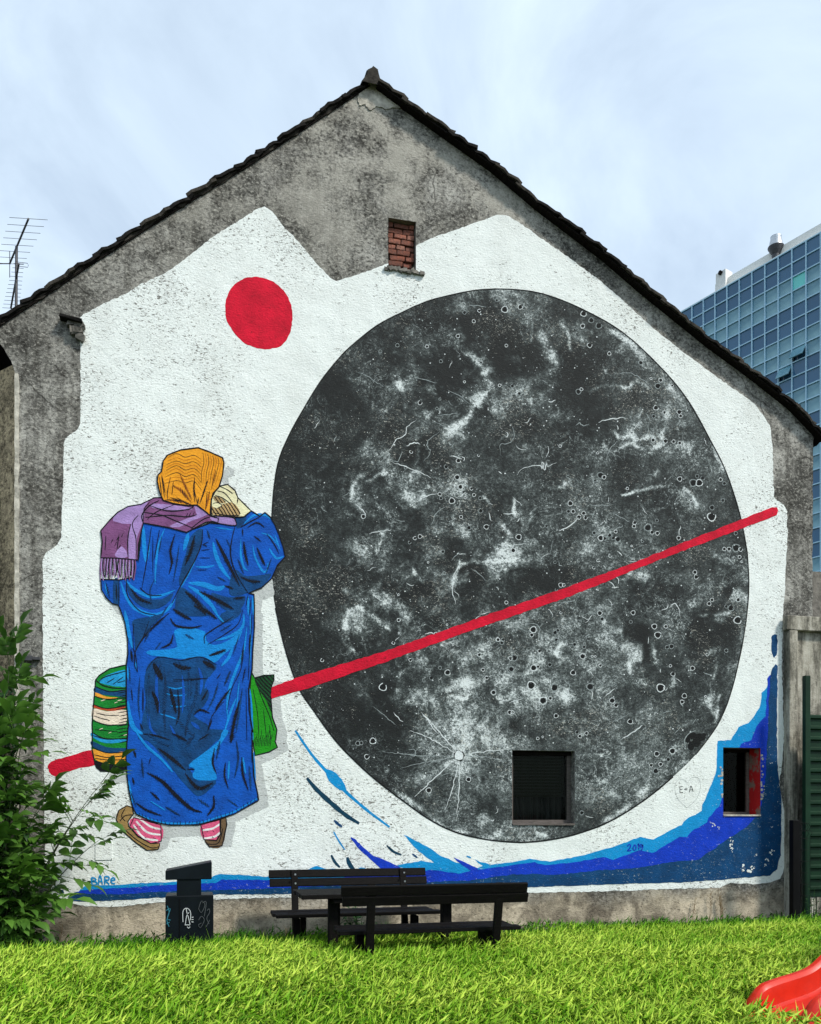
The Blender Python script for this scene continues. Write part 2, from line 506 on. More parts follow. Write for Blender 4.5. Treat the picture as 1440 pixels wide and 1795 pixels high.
def window(k, fr, blind):
    x0, x1, z0, z1 = OPEN[k]
    yf = 0.14 if k == 'win1' else 0.27
    m = MB()
    m.box(((x0 + x1) / 2, yf, z0 + fr / 2 + 0.012), (x1 - x0 - .004, 0.06, fr), M_WFRAME)
    m.box(((x0 + x1) / 2, yf, z1 - fr / 2), (x1 - x0 - .004, 0.06, fr), M_TIMBER)
    for x in (x0 + fr / 2 + .002, x1 - fr / 2 - .002):
        m.box((x, yf, (z0 + z1) / 2), (fr, 0.054, z1 - z0 - 2 * fr), M_WFRAME)
    w = m.build('window', house, bevel=0.005)
    gm = MB()
    gm.add([(x0 + fr, yf, z0 + fr), (x1 - fr, yf, z0 + fr), (x1 - fr, yf, z1 - fr), (x0 + fr, yf, z1 - fr)], [(0, 1, 2, 3)], M_GLASS)
    gm.build('pane', w)
    if blind:
        nb = 14
        zt, zb = z1 - 0.03, z0 + (z1 - z0) * 0.38
        hb = (zt - zb) / nb
        sm = MB(); sm.box((0, 0, 0), (x1 - x0 - 2 * fr - .01, 0.012, hb * 0.86), M_BLIND)
        me = sm.mesh('shutter_slat')
        for i in range(nb):
            o = link('shutter_slat', me, w); o.location = ((x0 + x1) / 2, yf + 0.07, zt - hb * (i + .5))
        cm = MB()
        k2 = 40
        vv = []
        for i in range(k2 + 1):
            x = x0 + fr + (x1 - x0 - 2 * fr) * i / k2
            yy = yf + 0.16 + 0.02 * math.sin(i * 1.1) + 0.01 * math.sin(i * 2.7)
            vv += [(x, yy, z0), (x, yy, z1)]
        cm.add(vv, [(2 * i, 2 * i + 2, 2 * i + 3, 2 * i + 1) for i in range(k2)], M_CURTAIN)
        cm.build('curtain', w)
    sl = MB()
    sl.box(((x0 + x1) / 2, 0.055, z0 + 0.012), (x1 - x0 - .01, 0.15, 0.022), M_WFRAME if k == 'win1' else M_PALE, jit=.003)
    sl.build('sill', w)
window('win1', 0.055, True)
window('win2', 0.045, False)

# bricked-up opening: every brick a piece
n = N('old_red_brick')
oi = n.n.new('ShaderNodeObjectInfo')
v = n.noise(16, 6, 0.7)
base = n.ramp(oi.outputs['Random'], [(0.0, (0.17, 0.060, 0.038, 1)), (0.5, (0.27, 0.085, 0.050, 1)), (0.8, (0.34, 0.13, 0.085, 1)), (1.0, (0.33, 0.19, 0.14, 1))])
n.color(n.mix(n.ramp(v, [(0.42, 0.75), (0.58, 0.0)]), base, (0.09, 0.045, 0.035, 1)))
n.rough(0.95); n.bump(n.noise(40, 5, 0.7), 0.9, 0.01)
M_BRICK = n.mat
x0, x1, z0, z1 = OPEN['niche']
bk = MB(); bk.add([(x0, .125, z0), (x1, .125, z0), (x1, .125, z1), (x0, .125, z1)], [(0, 1, 2, 3)], M_MORTAR)
infill = bk.build('niche_infill', house)
rows = 9
hz = (z1 - z0) / rows
for r in range(rows):
    off = 0.0 if r % 2 else -0.09
    x = x0 + off
    while x < x1 - 0.02:
        wd = random.choice([0.17, 0.20, 0.12])
        a, b = max(x, x0 + .004), min(x + wd, x1 - .004)
        if b - a > 0.03:
            bm_ = MB(); bm_.box((0, 0, 0), (b - a - .012, 0.09, hz - .012), M_BRICK, jit=0.005)
            o = bm_.build('brick', infill, bevel=0.006)
            o.location = ((a + b) / 2, 0.105 + random.uniform(-.012, .012), z0 + hz * (r + .5))
            o.rotation_euler = (random.uniform(-.04, .04), random.uniform(-.03, .03), random.uniform(-.05, .05))
        x += wd
lip = MB()
for i in range(16):
    x = x0 - .03 + (x1 - x0 + .10) * i / 15
    lip.box((x, -.008 + random.uniform(-.01, .008), z0 - .012 + random.uniform(-.012, .008)), (.05, .05, .035), M_MORTAR, Matrix.Rotation(random.uniform(-.5, .5), 3, 'Y'), .009)
lip.build('broken_mortar_lip', house)

# side and rear walls
HD = 8.0
ZL, ZR = P(28, 655).z, P(1425, 775).z
sw = MB()
ang = math.radians(42)
fx, fy = XL - math.sin(ang) * 5, math.cos(ang) * 5
def wallquad(m, a, b, zt, mat, n=1):
    m.add([(a[0], a[1], -.2), (b[0], b[1], -.2), (b[0], b[1], zt), (a[0], a[1], zt)], [(0, 1, 2, 3)], mat)
wallquad(sw, (fx, fy), (XL - .002, .004), ZL + .12, M_PLASTER_B)
sw.build('side_wall', house)
sw = MB(); wallquad(sw, (XR, .004), (XR, HD), ZR + .3, M_PLASTER); wallquad(sw, (XR, HD), (fx, HD), ZR + .3, M_PLASTER); wallquad(sw, (fx, HD), (fx, fy), ZL + .3, M_PLASTER_B)
sw.build('rear_wall', house)
tr = MB(); vv = []
nb_ = 90
for k in range(nb_ + 1):
    z_ = -.2 + (ZL + .2) * k / nb_
    j0, j1 = random.uniform(-.004, .004), random.uniform(-.008, .008)
    vv += [(XL - .016 + j0, .03, z_), (XL - .014 + j0, -.012, z_), (XL + .030 + j1, -.012, z_), (XL + .032 + j1, .004, z_)]
tr.add(vv, [(4 * k + q, 4 * k + q + 1, 4 * k + q + 5, 4 * k + q + 4) for k in range(nb_) for q in range(3)], M_PALE)
tr.build('corner_bead', house)

# roof: courses run back from the verge, verge tiles are pieces
def path3(vpx, Y):
    return [P(x, y, Y) for x, y in vpx]
def walk(path, step):
    """points at equal steps along a polyline"""
    out, acc, tgt = [path[0]], 0.0, step
    for a, b in zip(path, path[1:]):
        L = (b - a).length
        while acc + L >= tgt:
            out.append(a.lerp(b, (tgt - acc) / L)); tgt += step
        acc += L
    out.append(path[-1])
    return out
roof = MB()
tiles_todo = []
for side, vpx, ov in ((-1, V_L[::-1], 0.06), (1, V_R, 0.14)):
    pts = walk(path3(vpx, -ov), 0.335)
    if (pts[-1] - pts[-2]).length < 0.15: pts.pop(-2)
    for i in range(len(pts) - 1):
        a, b = pts[i], pts[i + 1]
        d = (b - a).normalized()
        nrm = Vector((-d.z, 0, d.x))
        if nrm.z < 0: nrm = -nrm
        a2 = a - d * 0.03 - nrm * 0.052
        b2 = b + d * 0.035 - nrm * 0.022
        th = 0.028
        y0, y1 = 0.26 - ov, HD
        vs_ = []
        for y in (y0, y1):
            vs_ += [a2 + Vector((0, y + ov, 0)), b2 + Vector((0, y + ov, 0)), b2 - nrm * th + Vector((0, y + ov, 0)), a2 - nrm * th + Vector((0, y + ov, 0))]
        roof.add(vs_, [(0, 1, 2, 3), (4, 7, 6, 5), (0, 4, 5, 1), (1, 5, 6, 2), (2, 6, 7, 3), (3, 7, 4, 0)], M_TILE)
        tiles_todo.append((side, a, b, d, nrm, ov))
# solid deck under the tiles
for side, vpx, ov in ((-1, V_L[::-1], 0.02), (1, V_R, 0.11)):
    pp = path3(vpx, -ov)
    for a, b in zip(pp, pp[1:]):
        d = (b - a).normalized(); nrm = Vector((-d.z, 0, d.x))
        if nrm.z < 0: nrm = -nrm
        vs_ = []
        for y in (0.0, HD + ov - .01):
            o_ = Vector((0, y, 0))
            vs_ += [a - nrm * .066 + o_, b - nrm * .066 + o_, b - nrm * .085 + o_, a - nrm * .085 + o_]
        roof.add(vs_, [(0, 1, 2, 3), (4, 7, 6, 5), (0, 4, 5, 1), (2, 6, 7, 3)], M_TIMBER)
roof_o = roof.build('roof', house)

def tile_mesh(seed, mat):
    rr = random.Random(seed)
    m = MB(); L, Wd, T = 0.40, 0.27, 0.030
    nx, ny = 6, 3
    top, bot = [], []
    for i in range(nx + 1):
        for j in range(ny + 1):
            x, y = -L / 2 + L * i / nx, -Wd / 2 + Wd * j / ny
            lift = 0.018 * (i / nx) + rr.uniform(-.005, .005) + 0.008 * math.sin(i * 1.7 + seed)
            cx = rr.uniform(-.006, .006) + (rr.uniform(-.02, .012) if i == nx else 0)
            cy = rr.uniform(-.012, .012) if j == 0 else 0
            top.append((x + cx, y + cy, lift + T / 2)); bot.append((x + cx, y + cy, lift - T / 2 - rr.uniform(0, .008)))
    W = ny + 1; K = (nx + 1) * W
    fs = []
    for i in range(nx):
        for j in range(ny):
            a = i * W + j
            fs += [(a, a + W, a + W + 1, a + 1), (K + a, K + a + 1, K + a + W + 1, K + a + W)]
    ring = [i * W for i in range(nx + 1)] + [nx * W + j for j in range(1, W)] + [i * W + ny for i in range(nx - 1, -1, -1)] + [j for j in range(ny - 1, 0, -1)]
    for q in range(len(ring)):
        a, b = ring[q], ring[(q + 1) % len(ring)]
        fs.append((a, a + K, b + K, b))
    m.add(top + bot, fs, mat)
    return m.mesh('roof_tile')
TM = [tile_mesh(s, M_TILE if s % 3 else M_TILE2) for s in range(7)]
for k, (side, a, b, d, nrm, ov) in enumerate(tiles_todo):
    o = link('roof_tile', random.choice(TM), roof_o)
    yax = Vector((0, 1, 0)) if side > 0 else Vector((0, 1, 0))
    M = Matrix((d, yax, nrm)).transposed().to_4x4()
    c = (a + b) / 2 - nrm * 0.026 + Vector((0, 0.135, 0)) + d * 0.02
    o.matrix_parent_inverse = Matrix.Identity(4)
    o.matrix_local = Matrix.Translation(c + Vector((0, random.uniform(-.012, .012), 0)) + nrm * random.uniform(-.008, .010)) @ M @ Matrix.Rotation(random.uniform(-.035, .035), 4, 'Y') @ Matrix.Diagonal(((b - a).length / 0.335, 1, 1, 1))

# mortar bedding under the left verge, crumbling
def bedding(vpx, drop, t0, y_out, mat, name, step=0.10, jit=0.02, hgt=0.06):
    m = MB()
    pts = walk(path3(vpx, 0.0), step)
    top, bot = [], []
    for i, p in enumerate(pts):
        h = hgt * random.uniform(0.35, 1.2)
        top.append(p + Vector((0, 0, -t0))); bot.append(p + Vector((0, 0, -t0 - h)))
    vv = []
    for a, b in zip(top, bot):
        j = random.uniform(-jit, jit)
        vv += [(a.x, .05, a.z), (a.x + j, -y_out + random.uniform(-.012, .012), a.z), (b.x + j, -y_out * .8 + random.uniform(-.012, .012), b.z), (b.x, .05, b.z - .01)]
    fs = []
    for i in range(len(top) - 1):
        for q in range(3):
            fs.append((4 * i + q, 4 * i + q + 1, 4 * i + 5 + q, 4 * i + 4 + q))
    m.add(vv, fs, mat)
    return m.build(name, house)
bedding(V_L, 0, 0.065, 0.022, M_TILE2, 'mortar_bedding', hgt=0.06)
bedding(V_R, 0, 0.07, 0.03, M_TIMBER, 'verge_board', hgt=0.06, jit=.012)

# ridge: mortar-capped end of the ridge tiles
rp = P(655, 134, -0.10)
rm = MB()
n1, n2 = 9, 12
prof = [(-.16, -.10), (-.13, -.05), (-.10, .02), (-.07, .09), (-.03, .14), (.01, .155), (.06, .11), (.08, .05), (.10, 0.0), (.13, -.05), (.17, -.09)]
ys = [0.0, 0.05, 0.35, 0.36, 0.75, 0.76, 1.2, HD - .1]
vv = []
for j, y in enumerate(ys):
    sc = [0.86, 1.0, 0.98, 0.92, 0.97, 0.9, 0.95, 0.95][j]
    for (px_, pz_) in prof:
        vv.append((rp.x + px_ * sc + random.uniform(-.012, .012), rp.y + y, rp.z + pz_ * sc + random.uniform(-.012, .012)))
K = len(prof)
fs = [(j * K + i, j * K + i + 1, (j + 1) * K + i + 1, (j + 1) * K + i) for j in range(len(ys) - 1) for i in range(K - 1)]
fs.append(tuple(range(K))[::-1])
rm.add(vv, fs, M_TILE2)
rm.build('ridge_tile', roof_o)
cap = MB()
pts = densify([(626, 172), (634, 156), (655, 138), (668, 146), (676, 156), (690, 166), (698, 176), (705, 190), (690, 188), (676, 192), (660, 187), (648, 194), (640, 184), (630, 186)], 3)
fill(cap, [(P(x + random.uniform(-1.5, 1.5), y + random.uniform(-1.5, 1.5)).x, -0.03, P(x, y + random.uniform(-1.5, 1.5)).z) for x, y in pts], M_PALE)
c3 = list(cap.v)
cap.v = [(v[0], -.012, v[2]) for v in cap.v]
cap.add([(v[0], -0.012, v[2]) for v in c3] + [(v[0], 0.01, v[2]) for v in c3],
        [(i, (i + 1) % len(c3), len(c3) + (i + 1) % len(c3), len(c3) + i) for i in range(len(c3))], M_PALE)
cap.build('mortar_patch', house)

# broken corbel stub and iron bar on the left of the gable
cb = MB()
for i in range(9):
    x, y = random.uniform(118, 141), random.uniform(566, 596)
    if x + (y - 566) * -0.1 < 116 + (y - 566) * .75: x = 138
    p = P(x, y)
    cb.box((p.x, -0.02, p.z), (.09, .10, .07), M_MORTAR, Matrix.Rotation(random.uniform(-.5, .5), 3, 'Y'), .018)
p = P(126, 565); cb.box((p.x, -.05, p.z), (.24, .13, .03), M_TILE, Matrix.Rotation(.12, 3, 'Y'), .008)
cb.build('broken_corbel', house)
ib = MB()
a, b = P(28, 1154), P(71, 1156)
ib.box(((a.x + b.x) / 2, -.03, a.z), (b.x - a.x, .05, .03), M_ALU)
ib.box(((a.x + b.x) / 2, -.035, a.z), (.10, .06, .055), M_ALU)
ib.build('iron_bar', house)
# insulator bracket on the side wall
isb = MB()
p = Q(8, 1128, 10.55)
isb.box(p, (.10, .05, .03), M_ALU); isb.tube([p - Vector((0, 0, .06)), p + Vector((0, 0, .05))], .018, M_ALU); isb.tube([p, p + Vector((-.15, .2, 0))], .012, M_ALU)
isb.build('cable_bracket', house)

# ------------------------------------------------------------------ the mural (paint layers a millimetre apart on the wall)
LAY = 0.0011
class Paint(MB):
    def __init__(s, jit=0.6):
        super().__init__(); s.jit = jit; s.k = 0
    def y(s, layer):
        s.k += 1                                       # every brush mark lies a hair above the last
        return -0.003 - LAY * layer - (s.k % 60) * 1.6e-5
    def to3(s, pts, layer):
        out = []
        yy = s.y(layer)
        for x, y in pts:
            p = P(x + random.uniform(-s.jit, s.jit), y + random.uniform(-s.jit, s.jit))
            out.append((p.x, yy, p.z))
        return out
    def area(s, pts, mat, layer, smooth=5, step=None):
        q = catmull(pts, smooth, True) if smooth else list(pts)
        if step: q = densify(q, step)
        fill(s, s.to3(q, layer), mat)
    def stroke(s, pts, w, mat, layer, taper=0.0, n=5, w2=None):
        q = catmull(pts, n)
        L = len(q)
        if L < 2: return
        vv = []
        for i, (x, y) in enumerate(q):
            a, b = q[max(i - 1, 0)], q[min(i + 1, L - 1)]
            dx, dy = b[0] - a[0], b[1] - a[1]
            d = math.hypot(dx, dy) or 1
            t = i / (L - 1)
            ww = w if w2 is None else w + (w2 - w) * t
            if taper: ww *= max(0.12, 1 - taper * abs(2 * t - 1) ** 2.2)
            ww *= random.uniform(.9, 1.1)
            nx, ny = -dy / d * ww / 2, dx / d * ww / 2
            vv += [(x + nx, y + ny), (x - nx, y - ny)]
        j, s.jit = s.jit, 0.15
        v3 = s.to3(vv, layer); s.jit = j
        s.add(v3, [(2 * i, 2 * i + 2, 2 * i + 3, 2 * i + 1) for i in range(L - 1)], mat)
    def hatch(s, pts, w, mat, core, layer, ang=0.9, gap=2.3):
        """brushed shadow: a ragged core under rows of short pen strokes"""
        s.stroke(pts, w * .40, core, layer, .9, 6)
        q = densify(catmull(pts, 6), gap, False)
        L = len(q)
        for i, (x, y) in enumerate(q):
            t = i / max(1, L - 1)
            ww = w * max(.2, 1 - .75 * abs(2 * t - 1) ** 2.2) * random.uniform(.75, 1.35)
            a, b = q[max(i - 1, 0)], q[min(i + 1, L - 1)]
            th = math.atan2(b[1] - a[1], b[0] - a[0]) + ang + random.uniform(-.12, .12)
            dx, dy = math.cos(th) * ww / 2, math.sin(th) * ww / 2
            s.stroke([(x - dx, y - dy), (x + dx, y + dy)], random.uniform(.7, 1.25), mat, layer + .25, .7, 2)
    def dot(s, x, y, r, mat, layer, n=7, ry=None):
        ry = ry or r
        pts = []
        for k in range(n):
            t = 2 * math.pi * k / n
            rr = random.uniform(.85, 1.15)
            pts.append((x + r * rr * math.cos(t), y + ry * rr * math.sin(t)))
        j, s.jit = s.jit, 0.0
        v3 = s.to3(pts, layer); s.jit = j
        s.add(v3, [tuple(range(n))[::-1]], mat)
    def ring(s, x, y, r, w, mat, layer, n=12, a0=0.0, a1=6.2832, ry=None):
        ry = ry or r
        vv = []
        for k in range(n + 1):
            t = a0 + (a1 - a0) * k / n
            wob = 1 + .08 * math.sin(3 * t + x)
            for q in (r - w / 2, r + w / 2):
                vv.append((x + q * wob * math.cos(t), y + q * wob * ry / r * math.sin(t)))
        j, s.jit = s.jit, 0.0
        v3 = s.to3(vv, layer); s.jit = j
        s.add(v3, [(2 * i, 2 * i + 2, 2 * i + 3, 2 * i + 1) for i in range(n)], mat)

def crop(ox, oy, k):
    return lambda *pts: [(ox + x / k, oy + y / k) for x, y in pts]

WHITE = paint('white_wall_paint', S(231, 237, 233), 1.0, (0.13, 0.125, 0.11, 1), 0.03)
mural = Paint(0.9)
ow = [(78, 1545), (86, 1562), (102, 1577), (140, 1588), (200, 1590), (290, 1581), (375, 1577), (470, 1574), (700, 1570), (900, 1566), (1050, 1563), (1170, 1559),
      (1262, 1556), (1282, 1548), (1320, 1550), (1352, 1547), (1368, 1540), (1375, 1525), (1379, 1490), (1377, 1430), (1371, 1405), (1366, 1372), (1372, 1340),
      (1375, 1290), (1372, 1200), (1371, 1174), (1373, 1080), (1376, 1041), (1379, 987), (1381, 934), (1380, 896), (1374, 884), (1358, 874), (1356, 827), (1354, 773), (1352, 750), (1343, 735), (1323, 707), (1260, 663),
      (1193, 613), (1143, 573), (1093, 527), (1050, 490), (1000, 453), (940, 411), (908, 388), (888, 377), (868, 377), (840, 388), (775, 411), (735, 427), (680, 462),
      (625, 482), (590, 492), (583, 490), (555, 462), (525, 425), (500, 400), (478, 371), (464, 361), (450, 367), (420, 386), (380, 410), (300, 473), (250, 497), (216, 517), (176, 535), (147, 551),
      (139, 558), (140, 580), (141, 630), (141, 742), (136, 753), (116, 767), (112, 780), (110, 860), (107, 944), (102, 954), (80, 969), (75, 982), (75, 1100), (76, 1243), (78, 1400)]
mural.area(ow, WHITE, 0, 0, step=5)
mural_o = mural.build('mural', house)
cut_openings(mural_o.data, ['win1', 'win2', 'niche'])

def put(p, name, cuts=()):
    o = p.build(name, mural_o)
    if cuts: cut_openings(o.data, cuts)
    return o

RED = paint('crimson_paint', S(212, 12, 48), 0.5, (0.15, 0.003, 0.012, 1), 0.20)
p = Paint(0.7)
p.area([(395, 545), (398, 520), (412, 498), (433, 487), (455, 486), (480, 494), (500, 513), (511, 536), (513, 560), (508, 585), (496, 604), (478, 611), (455, 611), (430, 602), (410, 583), (398, 562)], RED, 1, 5)
put(p, 'painted_sun')

# moon: a fine sheet whose tone is painted in patches, then craters and scratches
MOON = [(476, 950), (477, 1020), (483, 1066), (497, 1127), (521, 1200), (552, 1249), (588, 1298), (619, 1331), (656, 1365), (704, 1402), (750, 1435), (796, 1458), (842, 1470), (890, 1476),
        (935, 1476), (993, 1467), (1047, 1450), (1093, 1427), (1143, 1393), (1180, 1362), (1220, 1323), (1257, 1273), (1280, 1220), (1297, 1153), (1308, 1090), (1313, 1030), (1311, 980), (1308, 955),
        (1297, 900), (1273, 827), (1243, 767), (1207, 703), (1167, 653), (1113, 600), (1073, 570), (1027, 545), (987, 527), (943, 513), (893, 507), (842, 508), (796, 516), (750, 528), (704, 548), (659, 572),
        (613, 609), (591, 632), (561, 670), (533, 716), (506, 765), (487, 814), (478, 881)]
mc = np.array((893.0, 995.0))
ol = np.array(catmull(MOON, 14, True))
SEG, RINGS = len(ol), 230
rr = (np.arange(1, RINGS + 1) / RINGS)
PXY = (mc[None, None, :] + (ol[None] - mc) * rr[:, None, None]).reshape(-1, 2)
PXY = np.vstack([mc[None], PXY])

def vnoise(x, y, seed):
    xi, yi = np.floor(x).astype(np.int64), np.floor(y).astype(np.int64)
    fx_, fy_ = x - xi, y - yi
    fx_, fy_ = fx_ * fx_ * (3 - 2 * fx_), fy_ * fy_ * (3 - 2 * fy_)
    def h(a, b):
        n_ = (a * 374761393 + b * 668265263 + seed * 974711) & 0x7fffffff
        n_ = ((n_ ^ (n_ >> 13)) * 1274126177) & 0x7fffffff
        return ((n_ ^ (n_ >> 16)) & 0xffff) / 65535.0
    return (h(xi, yi) * (1 - fx_) + h(xi + 1, yi) * fx_) * (1 - fy_) + (h(xi, yi + 1) * (1 - fx_) + h(xi + 1, yi + 1) * fx_) * fy_
def fbm(x, y, sc, seed, oc=5):
    t, a, s_ = 0, 0.5, 0
    for k in range(oc):
        t = t + a * vnoise(x / sc * 2 ** k, y / sc * 2 ** k, seed + k); s_ += a; a *= 0.55
    return t / s_
A4, A5, A6, A7 = (460, 490, 3.273), (860, 490, 3.0), (460, 980, 3.273), (860, 980, 3.0)
BL = {A4: [(1230, 150, 240, 80, .30), (1060, 365, 150, 38, .34), (1240, 745, 80, 45, .5), (1400, 745, 70, 30, .35), (935, 735, 55, 65, .55), (1000, 655, 20, 70, .35), (560, 1200, 55, 75, .35), (1150, 1170, 110, 70, .42),
           (850, 1470, 45, 70, .42), (1000, 1450, 40, 40, .42), (1150, 1460, 60, 40, .35), (1400, 1590, 90, 60, .4), (300, 1460, 140, 60, .16), (1100, 520, 130, 130, -.3), (1080, 240, 190, 55, -.28), (1390, 880, 60, 40, .3),
           (260, 1000, 200, 300, -.06), (1170, 920, 60, 60, .2), (1330, 250, 70, 60, -.1), (720, 1530, 60, 50, .2)],
      A5: [(170, 130, 190, 75, .30), (130, 380, 130, 130, -.34), (430, 480, 90, 150, -.3), (500, 230, 100, 60, .25), (100, 640, 150, 65, .33), (730, 805, 28, 40, .6), (1070, 800, 50, 45, .65), (985, 890, 60, 40, .42),
           (573, 845, 16, 34, .65), (90, 1130, 14, 28, .5), (800, 1430, 55, 45, .65), (140, 1440, 130, 60, .3), (1100, 1170, 120, 70, .18), (1240, 1450, 55, 45, .55), (450, 1220, 60, 34, .4), (60, 820, 60, 40, .3),
           (490, 410, 12, 35, .55), (587, 487, 14, 24, .6), (520, 290, 30, 40, .55), (710, 330, 60, 50, .4), (745, 735, 26, 14, .6), (780, 690, 10, 34, .45), (210, 870, 18, 22, .5), (465, 880, 14, 26, .5), (870, 1040, 18, 18, .55),
           (997, 1235, 12, 30, .6), (920, 950, 12, 40, .45), (1000, 1130, 40, 30, .35), (540, 940, 70, 35, .33), (880, 1180, 200, 80, -.15), (710, 640, 140, 60, -.12), (150, 1250, 60, 90, .2)],
      A6: [(535, 310, 65, 65, .48), (500, 480, 18, 55, .42), (1000, 230, 120, 150, .30), (850, 350, 90, 30, .38), (1330, 100, 110, 110, .38), (1190, 1080, 90, 110, .55), (1130, 1130, 260, 230, .20), (750, 800, 140, 140, -.16),
           (1190, 1540, 80, 45, .45), (850, 1250, 60, 50, .2), (640, 830, 50, 40, .28), (1160, 740, 30, 50, .55), (1130, 600, 50, 50, .35), (930, 720, 120, 40, .22), (1270, 540, 170, 90, .22), (1320, 800, 150, 200, .16),
           (1300, 1420, 80, 90, -.12), (850, 1360, 40, 25, .4), (1300, 330, 120, 80, .25), (820, 150, 130, 60, -.1), (1200, 130, 60, 130, -.2), (480, 150, 24, 24, .4)],
      A7: [(780, 390, 75, 65, -.40), (805, 490, 40, 60, -.34), (1150, 380, 110, 95, -.38), (860, 190, 170, 60, -.28), (300, 80, 110, 60, -.3), (1290, 150, 60, 45, -.34), (150, 890, 50, 40, -.3), (770, 110, 60, 55, .5),
           (690, 330, 38, 38, .75), (615, 425, 34, 38, .65), (745, 505, 36, 48, .65), (925, 275, 18, 36, .65), (1060, 190, 45, 70, .45), (1315, 195, 36, 50, .7), (1255, 300, 60, 26, .8), (1180, 490, 50, 34, .5), (390, 740, 36, 45, .45),
           (500, 570, 22, 46, .75), (825, 655, 44, 26, .65), (1165, 790, 16, 90, .55), (1150, 740, 40, 20, .5), (605, 830, 16, 22, .5), (760, 1070, 9, 45, .45), (255, 1468, 55, 16, .85), (90, 1465, 60, 18, .7), (540, 390, 36, 30, .5),
           (420, 280, 24, 60, .4), (940, 640, 20, 40, .5), (850, 440, 30, 50, .4), (690, 670, 16, 20, .6), (400, 400, 400, 300, .14), (700, 1150, 120, 40, .22), (600, 1240, 150, 50, .16), (330, 500, 200, 130, .12), (200, 650, 150, 120, .14),
           (840, 880, 60, 140, .1), (150, 1420, 200, 30, .2), (1010, 970, 10, 36, .35), (890, 360, 26, 30, .4)]}
LN = {A4: [([(1180, 420), (1270, 510), (1290, 620), (1230, 720), (1180, 790), (1050, 890)], 26, .42), ([(790, 600), (820, 660), (840, 740)], 11, .6), ([(700, 1110), (600, 1170)], 14, .4), ([(1270, 1260), (1330, 1350), (1420, 1480)], 14, .3),
           ([(1110, 1300), (1100, 1390), (1160, 1410)], 20, .3), ([(570, 1130), (500, 1200), (520, 1270), (600, 1350)], 18, .3)],
      A5: [([(270, 300), (320, 380), (330, 470), (240, 540)], 26, .38), ([(380, 220), (410, 290), (420, 360)], 12, .45), ([(600, 230), (700, 310), (790, 400), (900, 520), (1010, 640)], 20, .34), ([(520, 592), (590, 570), (640, 550), (700, 565), (770, 538), (840, 570)], 9, .7),
           ([(930, 640), (935, 740), (900, 820)], 13, .55), ([(650, 805), (690, 825), (780, 830), (860, 822)], 10, .75), ([(830, 900), (905, 855)], 11, .65), ([(325, 1110), (380, 1095), (440, 1050)], 12, .55), ([(680, 1132), (770, 1112), (860, 1100), (935, 1090)], 9, .75),
           ([(640, 915), (700, 880), (730, 850), (790, 880)], 7, .55), ([(125, 1150), (130, 1250)], 10, .5), ([(215, 180), (215, 320)], 10, .3), ([(1140, 960), (1170, 1010)], 7, .5), ([(1100, 1180), (1060, 1130), (1010, 1100)], 8, .4), ([(1180, 880), (1230, 1010)], 14, .35)],
      A6: [([(470, 400), (490, 290), (560, 260), (640, 340), (710, 400)], 12, .5), ([(460, 450), (520, 510), (545, 560)], 10, .45), ([(1440, 10), (1130, 20), (1090, 120), (1110, 270)], 12, .35), ([(860, 50), (920, 130)], 12, .4),
           ([(1090, 800), (1160, 820), (1190, 760), (1160, 710)], 9, .5), ([(760, 1310), (840, 1370), (1000, 1500), (1080, 1560), (1250, 1600), (1440, 1610)], 12, .35)],
      A7: [([(1360, 20), (1350, 200), (1320, 420), (1250, 700)], 20, .14), ([(1180, 860), (1215, 720)], 8, .6), ([(1090, 300), (1180, 285), (1260, 290)], 8, .5), ([(860, 440), (870, 540)], 9, .45), ([(720, 540), (730, 600)], 9, .55), ([(1190, 540), (1180, 620)], 8, .5),
           ([(440, 1080), (480, 1020), (600, 1040)], 7, .35), ([(0, 1050), (80, 1060)], 8, .4), ([(830, 1200), (700, 1330), (560, 1400)], 16, .3), ([(1260, 520), (1255, 580)], 9, .5), ([(370, 440), (350, 500), (390, 640), (400, 780), (500, 910)], 12, .35)]}
